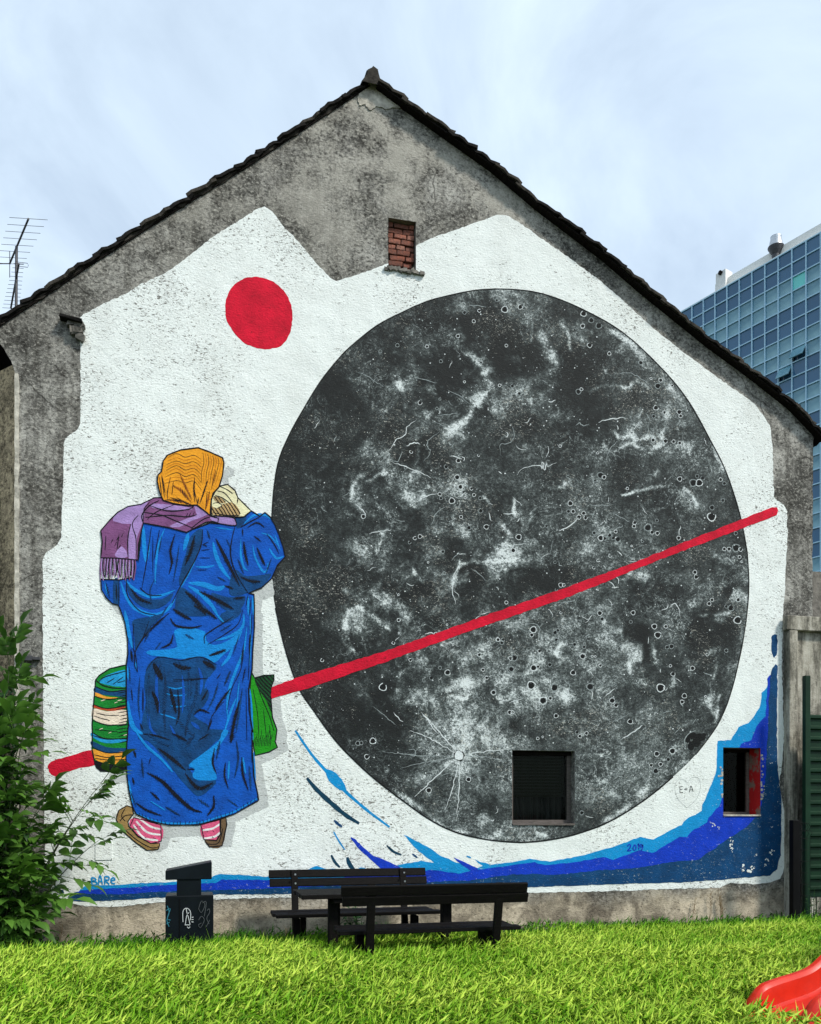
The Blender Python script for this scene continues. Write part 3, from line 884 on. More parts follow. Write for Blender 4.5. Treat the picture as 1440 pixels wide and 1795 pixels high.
# how dark the left limb is, how pale the highlands
def moon_tone(X, Y):
    n1, n2 = fbm(X, Y, 150, 1, 6), fbm(X, Y, 42, 9, 5)
    wx = X + (fbm(X, Y, 34, 21, 4) - .5) * 46; wy = Y + (fbm(X, Y, 34, 33, 4) - .5) * 46
    t = 0.085 + 0.40 * (n1 - .5) + 0.34 * (n2 - .5)
    t = t + 0.105 * np.clip((X - 640) / 420, 0, 1) + 0.02 * np.clip((Y - 1000) / 300, 0, 1) * np.clip((X - 700) / 200, 0, 1)
    t = t - 0.05 * np.clip((640 - X) / 120, 0, 1)
    brk = np.clip((fbm(wx, Y, 26, 51, 6) - .42) * 5.5, 0.0, 1.3)
    # marbled veins: ridges of a warped noise, strongest on the highlands
    def ridge(sc, sd, pw):
        q = fbm(X + (wx - X) * 1.6, Y + (wy - Y) * 1.6, sc, sd, 4)
        return np.clip(1 - np.abs(q - .5) * 7.5, 0, 1) ** pw
    zone = np.clip((fbm(X, Y, 170, 61, 3) - .38) * 3.2, 0, 1)
    t = t + (0.32 * ridge(95, 71, 2.2) + 0.26 * ridge(46, 81, 2.2)) * (.25 + .75 * zone) * (.35 + .65 * brk) * np.clip((X - 520) / 160, .15, 1)
    for key, lst in BL.items():
        ox, oy, k = key
        for (bx, by, rx, ry, val) in lst:
            g_ = np.exp(-(((wx - ox - bx / k) / (rx / k * 1.0)) ** 2 + ((wy - oy - by / k) / (ry / k * 1.0)) ** 2) * 1.1)
            t = t + (val * .72 * g_ * (.12 + .9 * brk) if val > 0 else val * np.clip(g_ * 1.5, 0, 1) * .8)
    for key, lst in LN.items():
        ox, oy, k = key
        for pts, w, val in lst:
            pts = np.array(pts, float) / k + (ox, oy)
            dm = np.full(X.shape, 1e9)
            w2x = X + (wx - X) * .35; w2y = Y + (wy - Y) * .35
            for a, b in zip(pts, pts[1:]):
                ab = b - a
                tt = np.clip(((w2x - a[0]) * ab[0] + (w2y - a[1]) * ab[1]) / (ab @ ab), 0, 1)
                dm = np.minimum(dm, np.hypot(w2x - a[0] - tt * ab[0], w2y - a[1] - tt * ab[1]))
            t = t + 1.1 * val * np.exp(-(dm / (w / k * .9)) ** 2) * (0.25 + .9 * brk)
    # rays of the bright crater
    dx, dy = X - 805, Y - 1325
    th, r_ = np.arctan2(dy, dx), np.hypot(dx, dy)
    ray = vnoise(th * 9 + 40, r_ * 0 + 2.5, 77) ** 3
    t = t + 0.42 * ray * np.exp(-(r_ / 95) ** 1.6) + 0.14 * np.exp(-(r_ / 34) ** 2)
    edge = np.clip(fbm(X, Y, 7, 91, 3), 0, 1) - .5
    t = np.where(t > .5, .5 + (t - .5) * .55, t)
    return np.clip(t + 0.24 * edge, 0.0, 1.0)
tone = moon_tone(PXY[:, 0], PXY[:, 1])
u_ = (PXY[:, 0] - CX) / F; v_ = (HOR - PXY[:, 1]) / F
t_ = D / (CS - u_ * SN)
co = np.stack([t_ * (SN + u_ * CS), np.full_like(t_, -0.003 - LAY), EYE + t_ * v_], 1)
ids = np.arange(RINGS * SEG).reshape(RINGS, SEG) + 1
a, b, c, d = ids[:-1], np.roll(ids[:-1], -1, 1), np.roll(ids[1:], -1, 1), ids[1:]
quads = np.stack([a, b, c, d], -1).reshape(-1, 4)
fs = [(0, int(j), int(i)) for i, j in zip(ids[0], np.roll(ids[0], -1))]
n = N('moon_paint')
at = n.attr('tone')
f1 = n.noise(30, 6, 0.75, n.mapping((1, 1, 1.3)), 0.8); f2 = n.noise(95, 4, 0.7)
tt = n.math('ADD', at.outputs['Fac'], n.math('ADD', n.math('MULTIPLY', n.math('SUBTRACT', f1, 0.5), n.math('ADD', 0.42, n.math('MULTIPLY', at.outputs['Fac'], 3.0))), n.math('MULTIPLY', n.math('SUBTRACT', f2, 0.5), n.math('ADD', 0.22, n.math('MULTIPLY', at.outputs['Fac'], 1.2)))))
gate = n.math('ADD', 0.10, n.math('MULTIPLY', f1, 1.1))
for sc_, dist_, lc, wdt, amp, z0_ in ((3.6, 2.6, (4, 0, 9), .020, .62, .47), (8.0, 2.4, (1, 0, 3), .024, .50, .50), (15.0, 1.8, (6, 0, 2), .030, .34, .48)):
    vn = n.noise(sc_, 5, 0.62, n.mapping((1, 1, 1.1), loc=lc), dist_)
    vr = n.ramp(n.math('ABSOLUTE', n.math('SUBTRACT', vn, 0.5)), [(0.0, 1.0), (wdt * .45, 0.40), (wdt * 1.5, 0.0)])
    vz = n.ramp(n.noise(1.6, 4, 0.65, n.mapping(loc=(lc[2], 0, lc[0]))), [(z0_, 0.0), (z0_ + .12, 1.0)])
    tt = n.math('ADD', tt, n.math('MULTIPLY', n.math('MULTIPLY', vr, vz), n.math('MULTIPLY', gate, amp)))
c_ = n.ramp(tt, [(0.02, S(20, 24, 24)), (0.16, S(38, 44, 44)), (0.30, S(66, 73, 72)), (0.47, S(112, 121, 120)), (0.80, S(214, 222, 221))])
sp = n.noise(38, 5, 0.75, n.mapping((0.8, 1, 1.5), loc=(5, 0, 2)), 1.0)
rg = n.noise(1.1, 3, 0.6, n.mapping(loc=(7.3, 0, 0.7)))
mk = n.math('MULTIPLY', n.math('SUBTRACT', sp, n.ramp(rg, [(0.4, 0.69), (0.62, 0.575)])), 20.0, True)
n.color(n.mix(mk, c_, S(186, 186, 176)))
n.rough(0.8); n.b.inputs['Specular IOR Level'].default_value = 0.3
relief(n, 0.8)
M_MOON = n.mat
me = bpy.data.meshes.new('painted_moon')
me.from_pydata(co.tolist(), [], fs + [tuple(q) for q in quads.tolist()])
me.materials.append(M_MOON)
at_ = me.attributes.new('tone', 'FLOAT', 'POINT')
at_.data.foreach_set('value', tone.astype(np.float32))
bmm = bmesh.new(); bmm.from_mesh(me)
bmm.normal_update()
if True:
    if sum(f.normal.y for f in list(bmm.faces)[:200]) > 0: bmesh.ops.reverse_faces(bmm, faces=bmm.faces)
bmm.to_mesh(me); bmm.free()
cut_openings(me, ['win1'])
link('painted_moon', me, mural_o)

CHALK = paint('chalk_white_paint', S(214, 222, 222), 0, var=0.12)
GREYL = paint('pale_grey_paint', S(150, 160, 160), 0, var=0.2)
SOOT = paint('soot_black_paint', S(18, 21, 21), 0, var=0.2)
p = Paint(0.3)
inmoon = lambda x, y: np.min(np.hypot(ol[:, 0] - x, ol[:, 1] - y)) > 6 and ((x - 893) / 415) ** 2 + ((y - 993) / 480) ** 2 < 0.97
inwin = lambda x, y: 886 < x < 1020 and 1304 < y < 1458
def crater(x, y, r, dark=True):
    if not inmoon(x, y) or inwin(x, y): return
    if dark: p.dot(x, y, r * .75, SOOT, 2.0, 9)
    p.ring(x, y, r, max(.9, r * .22), CHALK if random.random() < .65 else GREYL, 2.6, 12, random.uniform(-.6, .3), random.uniform(4.2, 6.4) if random.random() < .5 else 6.3)
CR = {A4: [(905, 708, 11), (775, 378, 10), (1122, 325, 10), (1118, 1135, 14), (1137, 1190, 14), (1155, 1220, 8), (1088, 1270, 16), (1200, 1200, 9), (1215, 1237, 9), (1250, 1255, 9), (1018, 1232, 10), (1025, 1255, 9), (580, 1360, 12), (1253, 1328, 12), (1285, 1420, 13),
           (1125, 1040, 12), (1055, 1075, 11), (1245, 180, 9), (1213, 240, 9), (1005, 148, 8), (875, 1485, 9), (905, 1475, 11), (1185, 1425, 11), (1140, 1363, 9), (1345, 120, 8), (945, 385, 9), (1160, 190, 10), (845, 1510, 8), (1400, 380, 8), (1362, 608, 8)],
      A5: [(463, 590, 13), (478, 578, 8), (490, 180, 14), (530, 215, 13), (485, 245, 11), (570, 243, 15), (522, 346, 12), (625, 390, 9), (790, 437, 11), (880, 560, 14), (895, 530, 10), (75, 158, 16), (157, 145, 12), (115, 560, 9), (152, 600, 9), (993, 697, 12), (1000, 718, 9),
           (855, 845, 10), (920, 850, 11), (963, 853, 9), (995, 860, 9), (578, 1030, 15), (597, 1040, 10), (995, 1050, 12), (1066, 1070, 18), (1098, 1070, 17), (1087, 1035, 9), (1115, 1045, 10), (1233, 1040, 12), (1210, 1053, 9), (1230, 1073, 9), (1222, 1162, 9), (420, 1178, 13), (410, 1220, 9), (435, 1220, 10),
           (465, 1250, 11), (490, 1230, 10), (500, 1255, 9), (1163, 1248, 21), (1165, 1200, 12), (828, 1305, 18), (850, 1330, 10), (878, 1335, 10), (758, 1280, 9), (755, 1298, 9), (580, 1360, 14), (627, 1345, 10), (600, 1362, 10), (670, 1367, 14), (545, 1333, 9), (646, 1360, 9), (1292, 1412, 19), (1255, 1418, 10),
           (1230, 1418, 9), (1315, 1420, 10), (1310, 1460, 8), (148, 1355, 14), (120, 1425, 12), (990, 1360, 10), (1290, 1335, 9), (875, 1268, 8), (915, 700, 9), (870, 675, 12), (858, 720, 9)],
      A6: [(692, 735, 20), (548, 1058, 12), (568, 1056, 10), (634, 1045, 16), (600, 1135, 13), (1063, 652, 15), (970, 683, 11), (1330, 765, 14), (1352, 462, 12), (1380, 465, 9), (1430, 632, 15), (1425, 570, 11), (1420, 880, 12), (955, 1328, 15), (1183, 1265, 13), (1245, 550, 10), (850, 580, 9), (752, 482, 8), (1400, 250, 9)],
      A7: [(370, 137, 11), (385, 137, 8), (225, 372, 16), (217, 400, 10), (340, 387, 11), (355, 375, 9), (345, 425, 9), (40, 425, 9), (60, 440, 10), (105, 582, 17), (228, 573, 16), (250, 567, 8), (312, 556, 10), (435, 598, 13), (337, 677, 20), (277, 745, 19), (315, 733, 9), (575, 285, 12), (587, 315, 10), (750, 283, 11), (862, 355, 13),
           (922, 355, 9), (880, 400, 16), (952, 460, 12), (928, 465, 9), (895, 678, 20), (920, 680, 9), (525, 672, 18), (485, 512, 14), (442, 450, 9), (492, 463, 8), (875, 1025, 13), (957, 1010, 15), (935, 1055, 10), (870, 1115, 14), (735, 855, 13), (1075, 70, 10), (1082, 95, 11), (1265, 258, 15), (1240, 250, 8), (1300, 322, 18), (1303, 215, 10),
           (1150, 235, 10), (1165, 215, 9), (1300, 425, 10), (1240, 482, 9), (1063, 575, 11), (1020, 720, 12), (1008, 752, 10), (960, 605, 11), (455, 912, 9), (470, 932, 9), (505, 917, 9), (345, 825, 11), (480, 1335, 10), (283, 1430, 9), (258, 485, 9), (15, 703, 12), (640, 745, 14), (660, 770, 10), (845, 1085, 9), (895, 1080, 10), (215, 665, 20), (125, 520, 16)]}
for key, lst in CR.items():
    for (x, y, r) in lst: crater(key[0] + x / key[2], key[1] + y / key[2], r / key[2] * 1.05)
for _ in range(90):
    x, y = 893 + RNG.normal() * 260, 1010 + RNG.normal() * 260
    if x < 640 and random.random() < .7: continue
    crater(x, y, random.choice([1.6, 2.0, 2.4, 2.9]), random.random() < .6)
for _ in range(1700):
    x, y = RNG.uniform(480, 1310), RNG.uniform(510, 1474)
    if not inmoon(x, y) or inwin(x, y): continue
    if x < 620 and random.random() < .5: continue
    p.dot(x, y, random.choice([.5, .6, .7, .9, 1.3]), CHALK if random.random() < .7 else GREYL, 2.4, 5)
for _ in range(130):                                                # scratches
    x, y = 893 + RNG.normal() * 230, 1010 + RNG.normal() * 250
    ang_, L = RNG.uniform(-1.2, 1.2) + (0.6 if random.random() < .5 else -.4), RNG.uniform(6, 24)
    q = []
    for k in range(5):
        q.append((x, y)); x += math.cos(ang_) * L / 4; y += math.sin(ang_) * L / 4; ang_ += RNG.normal() * .45
    if all(inmoon(*w_) and not inwin(*w_) for w_ in q): p.stroke(q, random.choice([.8, 1.0, 1.4]), CHALK if random.random() < .6 else GREYL, 2.3, .8, 3)
def mk_(key, *lines):
    for w, *pts in lines:
        q = densify(catmull([(key[0] + x / key[2], key[1] + y / key[2]) for x, y in pts], 4), 4, False)
        q = [(x + random.uniform(-1.1, 1.1), y + random.uniform(-1.1, 1.1)) for x, y in q]
        p.stroke(q, w * .9, CHALK if w > 1.45 else GREYL, 2.3, .8, 2)
mk_(A4, (1.3, (545, 530), (600, 555), (650, 590), (690, 608)), (1.6, (880, 810), (830, 850), (825, 890), (770, 920), (725, 985)), (1.4, (800, 985), (785, 1040), (745, 1045)), (1.5, (745, 1047), (850, 1085), (910, 1110), (975, 1140)), (1.4, (1020, 875), (970, 905), (945, 950), (965, 990), (925, 1040)),
    (2.2, (830, 955), (870, 938), (905, 945)), (1.2, (870, 560), (940, 575), (1000, 595)), (1.2, (1060, 630), (1130, 670), (1195, 718)), (1.5, (870, 1285), (940, 1245), (1005, 1230)), (1.5, (610, 1460), (680, 1445), (740, 1437)), (1.6, (540, 1295), (580, 1330), (595, 1360)), (1.3, (1060, 1300), (1000, 1340), (970, 1410)), (1.4, (1170, 158), (1230, 148), (1280, 160)), (1.3, (980, 810), (1060, 850), (1110, 840)),
    (1.3, (1000, 780), (1140, 770)), (1.2, (775, 1385), (820, 1385)))
mk_(A5, (1.6, (135, 1030), (180, 990), (260, 980), (270, 1000), (275, 960), (285, 1000), (295, 960), (300, 985), (350, 960)), (1.8, (360, 1325), (410, 1300), (465, 1255)), (1.4, (450, 770), (470, 755), (490, 770), (520, 760)), (1.8, (565, 752), (620, 735), (710, 728)), (1.4, (640, 1230), (690, 1250), (730, 1275)), (1.4, (530, 1192), (640, 1184)), (1.3, (680, 495), (730, 490), (790, 520), (840, 560)),
    (1.3, (610, 945), (630, 890), (670, 850)), (1.2, (110, 770), (125, 820), (100, 860), (50, 870), (55, 930)), (1.5, (1000, 1295), (990, 1345)), (1.3, (820, 705), (840, 750)))
T0 = (1130, 1130)
mk_(A6, *[(w, T0, ((T0[0] + x) / 2 + random.uniform(-12, 12), (T0[1] + y) / 2 + random.uniform(-12, 12)), (x, y)) for w, x, y in
          ((2.0, 915, 880), (1.6, 845, 980), (1.4, 690, 1105), (1.8, 870, 1370), (1.8, 1115, 1490), (1.5, 1050, 1440), (1.3, 1300, 860), (1.5, 1440, 1090), (1.3, 1400, 1160), (1.2, 790, 1200), (1.2, 1080, 1000), (1.2, 1240, 1250), (1.2, 900, 1200))],
    (2.0, (920, 890), (960, 940), (1000, 1000)), (1.2, (640, 850), (770, 955)), (1.5, (1140, 20), (1100, 90), (1090, 180), (1110, 260)), (1.3, (1200, 50), (1290, 130)), (1.4, (840, 1090), (880, 1100), (870, 1130), (835, 1120)))
mk_(A7, (2.2, (690, 945), (760, 905), (800, 875)), (1.4, (640, 860), (740, 810)), (1.5, (945, 260), (955, 238), (980, 240), (995, 300)), (1.4, (370, 235), (445, 215)), (1.5, (605, 720), (650, 685)), (1.3, (180, 345), (250, 350), (262, 440)), (1.3, (410, 640), (415, 690)), (1.4, (490, 1255), (560, 1235), (600, 1200)), (1.3, (900, 810), (960, 800)), (1.3, (1060, 870), (1080, 840)), (1.3, (1000, 880), (970, 920)), (1.3, (500, 290), (560, 280)))
xx, yy = A6[0] + T0[0] / A6[2], A6[1] + T0[1] / A6[2]
p.dot(xx, yy, 9.4, SOOT, 2.8, 16); p.dot(xx - .6, yy - 1, 8.2, CHALK, 3.2, 16)
# patched hole at the right limb and the moon's dark rim
for (x, y, rx_, ry_) in ((1214, 1290, 9, 6), (1228, 1293, 9, 7), (1221, 1302, 8, 7), (1212, 1308, 6, 9), (1235, 1288, 4, 3), (1206, 1297, 4, 5)): p.dot(x, y, rx_, SOOT, 2.1, 11, ry_)
p.stroke([(1202, 1310), (1200, 1298), (1208, 1286), (1220, 1281)], 1.6, GREYL, 2.4, .5, 5)
p.stroke(MOON[2:20], 2.4, SOOT, 2.1, 0, 4); p.stroke(MOON[20:46], 1.8, SOOT, 2.1, 0, 4); p.stroke(MOON[44:] + MOON[:1], 2.0, SOOT, 2.1, 0, 4)
put(p, 'painted_craters', ['win1'])

# red line
p = Paint(0.8)
p.area(densify([(476, 1205), (518, 1189), (674, 1142), (796, 1099), (860, 1076), (900, 1062), (993, 1030), (1107, 988), (1297, 912), (1340, 895), (1354, 889), (1362, 890), (1365, 896), (1361, 903), (1340, 912), (1297, 928),
                (1160, 980), (993, 1048), (900, 1080), (811, 1111), (674, 1161), (527, 1211), (476, 1225)], 6), RED, 4, 0)
put(p, 'painted_line')
p = Paint(0.7)
p.area([(84, 1346), (87, 1338), (96, 1333), (124, 1325), (164, 1315), (172, 1338), (140, 1347), (118, 1354), (101, 1361), (90, 1358)], RED, 1, 4)
put(p, 'painted_line')

# waves
LB = paint('sky_blue_paint', S(6, 142, 205), 0.2, (0.55, 0.6, 0.6, 1), 0.10)
MBL = paint('cobalt_paint', S(6, 58, 190), 0.3, (0.5, 0.55, 0.6, 1), 0.16)
DB = paint('petrol_paint', S(2, 66, 112), 0.45, (0.45, 0.55, 0.55, 1), 0.22)
TEAL = paint('dark_teal_paint', S(4, 58, 82), 0, var=0.2)
p = Paint(0.8)
light = [(1356, 1186), (1347, 1200), (1344, 1206), (1336, 1215), (1334, 1236), (1321, 1258), (1312, 1268), (1296, 1274), (1282, 1297), (1258, 1299), (1257, 1336), (1255, 1357), (1240, 1393), (1231, 1411), (1230, 1422), (1203, 1436), (1195, 1446),
         (1177, 1455), (1146, 1472), (1123, 1467), (1069, 1487), (1012, 1502), (964, 1510), (928, 1506), (898, 1511), (860, 1516), (843, 1511), (832, 1507), (846, 1518), (836, 1522), (800, 1512), (767, 1498), (753, 1486), (729, 1474), (708, 1463), (721, 1480), (740, 1497), (761, 1513), (739, 1509),
         (700, 1516), (672, 1526), (655, 1527), (633, 1520), (622, 1528), (589, 1523), (575, 1524), (555, 1518), (523, 1530), (467, 1537), (387, 1532), (377, 1535), (366, 1541), (290, 1547), (253, 1548), (203, 1552), (150, 1553), (141, 1560), (134, 1568), (150, 1575), (290, 1568), (467, 1562), (900, 1545), (1200, 1535), (1350, 1520)]
p.area(light, LB, 1, 0, step=6)
mid = [(1360, 1180), (1350, 1184), (1346, 1190), (1345, 1209), (1342, 1255), (1327, 1273), (1318, 1297), (1300, 1304), (1296, 1311), (1290, 1340), (1280, 1380), (1267, 1399), (1261, 1414), (1242, 1434), (1240, 1441), (1213, 1457), (1204, 1468), (1192, 1467), (1144, 1496), (1121, 1491), (1076, 1507), (1057, 1503),
       (1012, 1511), (956, 1517), (937, 1512), (900, 1516), (874, 1520), (839, 1525), (805, 1532), (759, 1525), (600, 1538), (467, 1543), (390, 1542), (377, 1548), (290, 1552), (150, 1560), (130, 1564), (130, 1576), (290, 1570), (467, 1564), (900, 1550), (1200, 1540), (1355, 1525)]
p.area(mid, MBL, 2, 0, step=6)
dark = [(1360, 1164), (1354, 1172), (1351, 1185), (1348, 1230), (1346, 1290), (1342, 1366), (1333, 1426), (1309, 1449), (1255, 1486), (1224, 1507), (1180, 1511), (1125, 1521), (1050, 1526), (975, 1534), (940, 1532), (900, 1533), (822, 1544), (760, 1546), (467, 1558), (353, 1561), (290, 1563), (200, 1568), (127, 1566), (119, 1572), (123, 1578), (143, 1581), (200, 1579),
        (290, 1573), (373, 1568), (467, 1568), (760, 1560), (937, 1555), (1050, 1551), (1200, 1547), (1270, 1542), (1350, 1535), (1362, 1524), (1369, 1500), (1370, 1470), (1370, 1405), (1364, 1351), (1362, 1290), (1363, 1220), (1363, 1168)]
p.area(dark, DB, 3, 0, step=6)
p.area([(1353, 1118), (1358, 1112), (1363, 1118), (1362, 1145), (1358, 1153), (1354, 1146)], DB, 1, 4)
p.area([(97, 1553), (104, 1558), (112, 1561), (112, 1567), (103, 1567), (96, 1560)], TEAL, 1, 4)
p.stroke([(518, 1281), (546, 1322), (573, 1353), (604, 1386), (643, 1420), (683, 1450)], 5.5, LB, 1, .4, 6)
p.area([(571, 1350), (584, 1353), (598, 1365), (607, 1381), (606, 1388), (592, 1383), (577, 1369)], LB, 1.3, 4)
for mt, w, pts in ((TEAL, 8, [(538, 1364), (556, 1385), (582, 1409), (606, 1429), (630, 1444)]), (DB, 5, [(586, 1438), (592, 1444), (600, 1450)]), (LB, 3, [(585, 1458), (594, 1474), (605, 1490)]), (TEAL, 4, [(678, 1482), (690, 1493), (704, 1499)]),
                   (TEAL, 5, [(581, 1499), (587, 1511), (596, 1521)]), (TEAL, 7.5, [(609, 1503), (613, 1515), (624, 1530)]), (DB, 3.5, [(723, 1497), (732, 1504)]), (LB, 3, [(818, 1501), (826, 1504)])):
    p.stroke(pts, w, mt, 1.4, .45, 5)
p.area([(615, 1468), (622, 1471), (634, 1482), (655, 1500), (683, 1511), (707, 1526), (676, 1527), (650, 1507), (626, 1484)], MBL, 1.6, 4)
p.area([(796, 1504), (802, 1506), (838, 1523), (826, 1527), (805, 1513)], MBL, 1.6, 3)
for (x, y, r) in ((1252, 1447, 3), (1259, 1452, 2.5), (1246, 1443, 1.5), (1283, 1473, 3), (1281, 1482, 4), (1284, 1490, 2), (1308, 1527, 7), (1316, 1523, 4), (1303, 1524, 3), (1347, 1507, 3.5), (1350, 1497, 4), (1354, 1492, 3), (1343, 1515, 3), (1325, 1500, 2), (1353, 1450, 1.5), (1352, 1338, 1.5)):
    for _ in range(5): p.dot(x + RNG.normal() * r * .6, y + RNG.normal() * r * .7, r * random.uniform(.2, .45), WHITE, 3.6, 6)
for _ in range(46):                                                # paint spalled off round the small opening
    sd = random.random()
    x, y = (1268 - abs(RNG.normal()) * 3.2, RNG.uniform(1338, 1400)) if sd < .4 else (1334 + abs(RNG.normal()) * 2.6, RNG.uniform(1318, 1405))
    p.dot(x, y, random.uniform(.8, 2.6), M_PALE, 3.7, 6)
put(p, 'painted_wave', ['win2'])

# painted-over meter cover
x0, x1 = P(167, 1490).x, P(197, 1490).x; z0, z1 = P(182, 1508).z, P(182, 1474).z
m = MB(); m.box(((x0 + x1) / 2, -.004, (z0 + z1) / 2), (x1 - x0, .016, z1 - z0), WHITE)
m.build('meter_cover', house, bevel=.004)
# lettering on the wall
p = Paint(0.1)
def letters(txt, mat, w, layer):
    for pts in txt: p.stroke(pts, w, mat, layer, 0, 4)
c1 = crop(0, 1380, 3.0)
letters([c1((482, 475), (484, 515)), c1((482, 476), (500, 480), (504, 490), (486, 495), (508, 500), (506, 513), (484, 515)), c1((518, 514), (526, 462), (540, 512)), c1((520, 496), (536, 496)), c1((552, 470), (552, 512)), c1((552, 470), (572, 472), (572, 488), (554, 490), (576, 512)), c1((588, 492), (604, 488), (598, 476), (586, 484), (588, 504), (606, 508))], LB, 2.6, 3.6)
put(p, 'painted_signature')
p = Paint(0.1)
c3_ = crop(900, 1440, 2.667)
letters([c3_((533, 118), (541, 108), (549, 114), (544, 126), (534, 138), (552, 136)), c3_((562, 118), (568, 110), (574, 118), (572, 132), (563, 134), (560, 124), (562, 118)), c3_((582, 112), (586, 106), (586, 132)), c3_((604, 112), (596, 108), (592, 116), (600, 120), (606, 110), (604, 126), (598, 136))], MBL, 2.0, 3.6)
put(p, 'painted_date')
PENCIL = paint('pencil_grey', S(176, 182, 180), 0, var=0.1)
p = Paint(0.1)
c7 = crop(860, 980, 3.0)
letters([c7((997, 1198), (997, 1230)), c7((997, 1198), (1012, 1197)), c7((997, 1213), (1010, 1212)), c7((997, 1230), (1013, 1228)), c7((1020, 1212), (1038, 1209)), c7((1029, 1202), (1029, 1218)), c7((1046, 1228), (1055, 1194), (1066, 1224)), c7((1049, 1216), (1062, 1213))], SOOT, 1.1, 1.2)
letters([c7((1035, 1310), (985, 1260), (970, 1200), (990, 1160), (1025, 1165), (1035, 1180), (1060, 1150), (1095, 1155), (1105, 1200), (1085, 1260), (1035, 1310))], PENCIL, .7, 1.2)
put(p, 'scratched_heart')

# ---- the painted woman
SHAD = paint('grey_shadow_paint', S(190, 195, 193), 0.8, (0.16, 0.16, 0.15, 1), 0.06)
COAT = paint('blue_coat_paint', S(4, 84, 184), 0, var=0.20)
COATL = paint('light_blue_coat_paint', S(10, 134, 212), 0, var=0.14)
COATD = paint('petrol_coat_paint', S(6, 68, 122), 0, var=0.28)
INK = paint('ink_black_paint', S(10, 14, 22), 0, var=0.2)
HATCH = paint('hatched_shadow_paint', S(9, 48, 96), 0, var=0.2, hatch=(0.7, 9.5, S(8, 13, 22), 0.30))
HATCH2 = paint('cross_hatched_paint', S(7, 30, 58), 0, var=0.2, hatch=(-0.7, 10.0, S(8, 12, 20), 0.26))
ca, cb_, cc = crop(150, 760, 3.892), crop(140, 1060, 3.789), crop(60, 1280, 3.13)
coat = ca((105, 995), (110, 1070), (140, 1120), (180, 1160), (225, 1172)) + cb_((268, 30), (300, 120), (318, 230), (320, 330), (310, 400), (310, 650), (325, 800)) + \
    cc((515, 0), (505, 150), (510, 250), (520, 330), (540, 420), (560, 460), (640, 500), (740, 522), (900, 520), (1010, 490), (1100, 460), (1232, 385), (1225, 340), (1205, 250), (1197, 100), (1195, 0)) + \
    cb_((1150, 850), (1125, 700), (1122, 560), (1145, 430), (1150, 300), (1160, 150), (1160, 20)) + \
    ca((1150, 1100), (1112, 1090), (1200, 1055), (1270, 990), (1310, 900), (1362, 842), (1350, 780), (1320, 690), (1290, 620), (1262, 572), (1225, 540), (1190, 565), (1130, 528), (1090, 565), (1022, 572), (1020, 625), (850, 612), (720, 660), (390, 610), (360, 700), (335, 850), (330, 980), (230, 1000))
for q in (cb_((1140, 20), (1215, 60), (1218, 480), (1140, 480)), cb_((1275, 500), (1345, 520), (1330, 600), (1345, 750), (1375, 850)) + cc((1388, 60), (1395, 110), (1290, 170), (1215, 200), (1200, 100), (1280, 60)),
          cc((1190, 180), (1250, 180), (1290, 420), (1100, 505), (1040, 515), (1050, 470), (1215, 380)), cc((690, 585), (745, 585), (735, 640), (690, 668), (625, 668), (660, 640)), cc((690, 515), (925, 515), (925, 580), (690, 590)),
          cc((1045, 482), (1110, 490), (1082, 640), (1000, 648)), ca((960, 230), (1015, 245), (1010, 290), (975, 300), (985, 355), (940, 350), (920, 300)), ca((180, 1165), (245, 1165), (262, 1245), (215, 1235)),
          cc((415, 220), (510, 220), (510, 290), (415, 288)), ca((1130, 1090), (1270, 990), (1290, 1100), (1210, 1140), (1190, 1260), (1150, 1260))):
    p = Paint(1.2); shk = globals().get('shk', 0) + 1
    p.area(q, SHAD, .6 + shk * .04, 0, step=5)
    put(p, 'painted_shadow')


p = Paint(0.5)
p.area(coat, COAT, 4.5, 0, step=5)
for w, *pts in ((22, (270, 1000), (330, 1060), (430, 1110), (520, 1105), (610, 1070)), (26, (240, 1010), (280, 1120), (350, 1200), (470, 1240), (560, 1200), (610, 1130)), (26, (395, 630), (400, 760), (410, 880)), (14, (540, 650), (500, 760), (480, 900), (475, 1030)), (26, (702, 680), (690, 730), (670, 800)), (26, (870, 740), (890, 830), (930, 920), (990, 1000)),
                (12, (750, 910), (830, 912), (880, 900)), (34, (700, 1020), (800, 1030), (900, 1060), (955, 1040)), (28, (700, 1040), (780, 1090), (850, 1160), (900, 1230)), (40, (620, 1165), (680, 1175), (760, 1220), (800, 1245)), (14, (1060, 720), (1060, 830), (1080, 910), (1110, 940)), (14, (1140, 760), (1160, 850), (1210, 940), (1240, 930), (1245, 880)),
                (10, (1200, 680), (1260, 700), (1310, 760)), (14, (1250, 780), (1300, 850), (1350, 840)), (16, (1080, 620), (1150, 560), (1230, 560), (1270, 590)), (14, (1110, 1110), (1110, 1240)), (12, (1140, 1110), (1145, 1240)), (10, (880, 640), (1010, 660)), (8, (440, 690), (430, 860)), (12, (790, 700), (740, 880), (650, 1060)), (9, (1290, 690), (1330, 800)), (8, (130, 1010), (150, 1110))):
    p.stroke(ca(*pts), w / 3.6, COATL, 5.5, .85, 6)
p.area(cb_((630, 170), (720, 155), (830, 180), (840, 240), (900, 270), (1000, 230), (1080, 170), (1040, 260), (960, 330), (890, 390), (820, 345), (700, 362), (560, 350), (450, 330), (470, 305), (630, 292), (640, 240)), COATL, 5.5, 3)
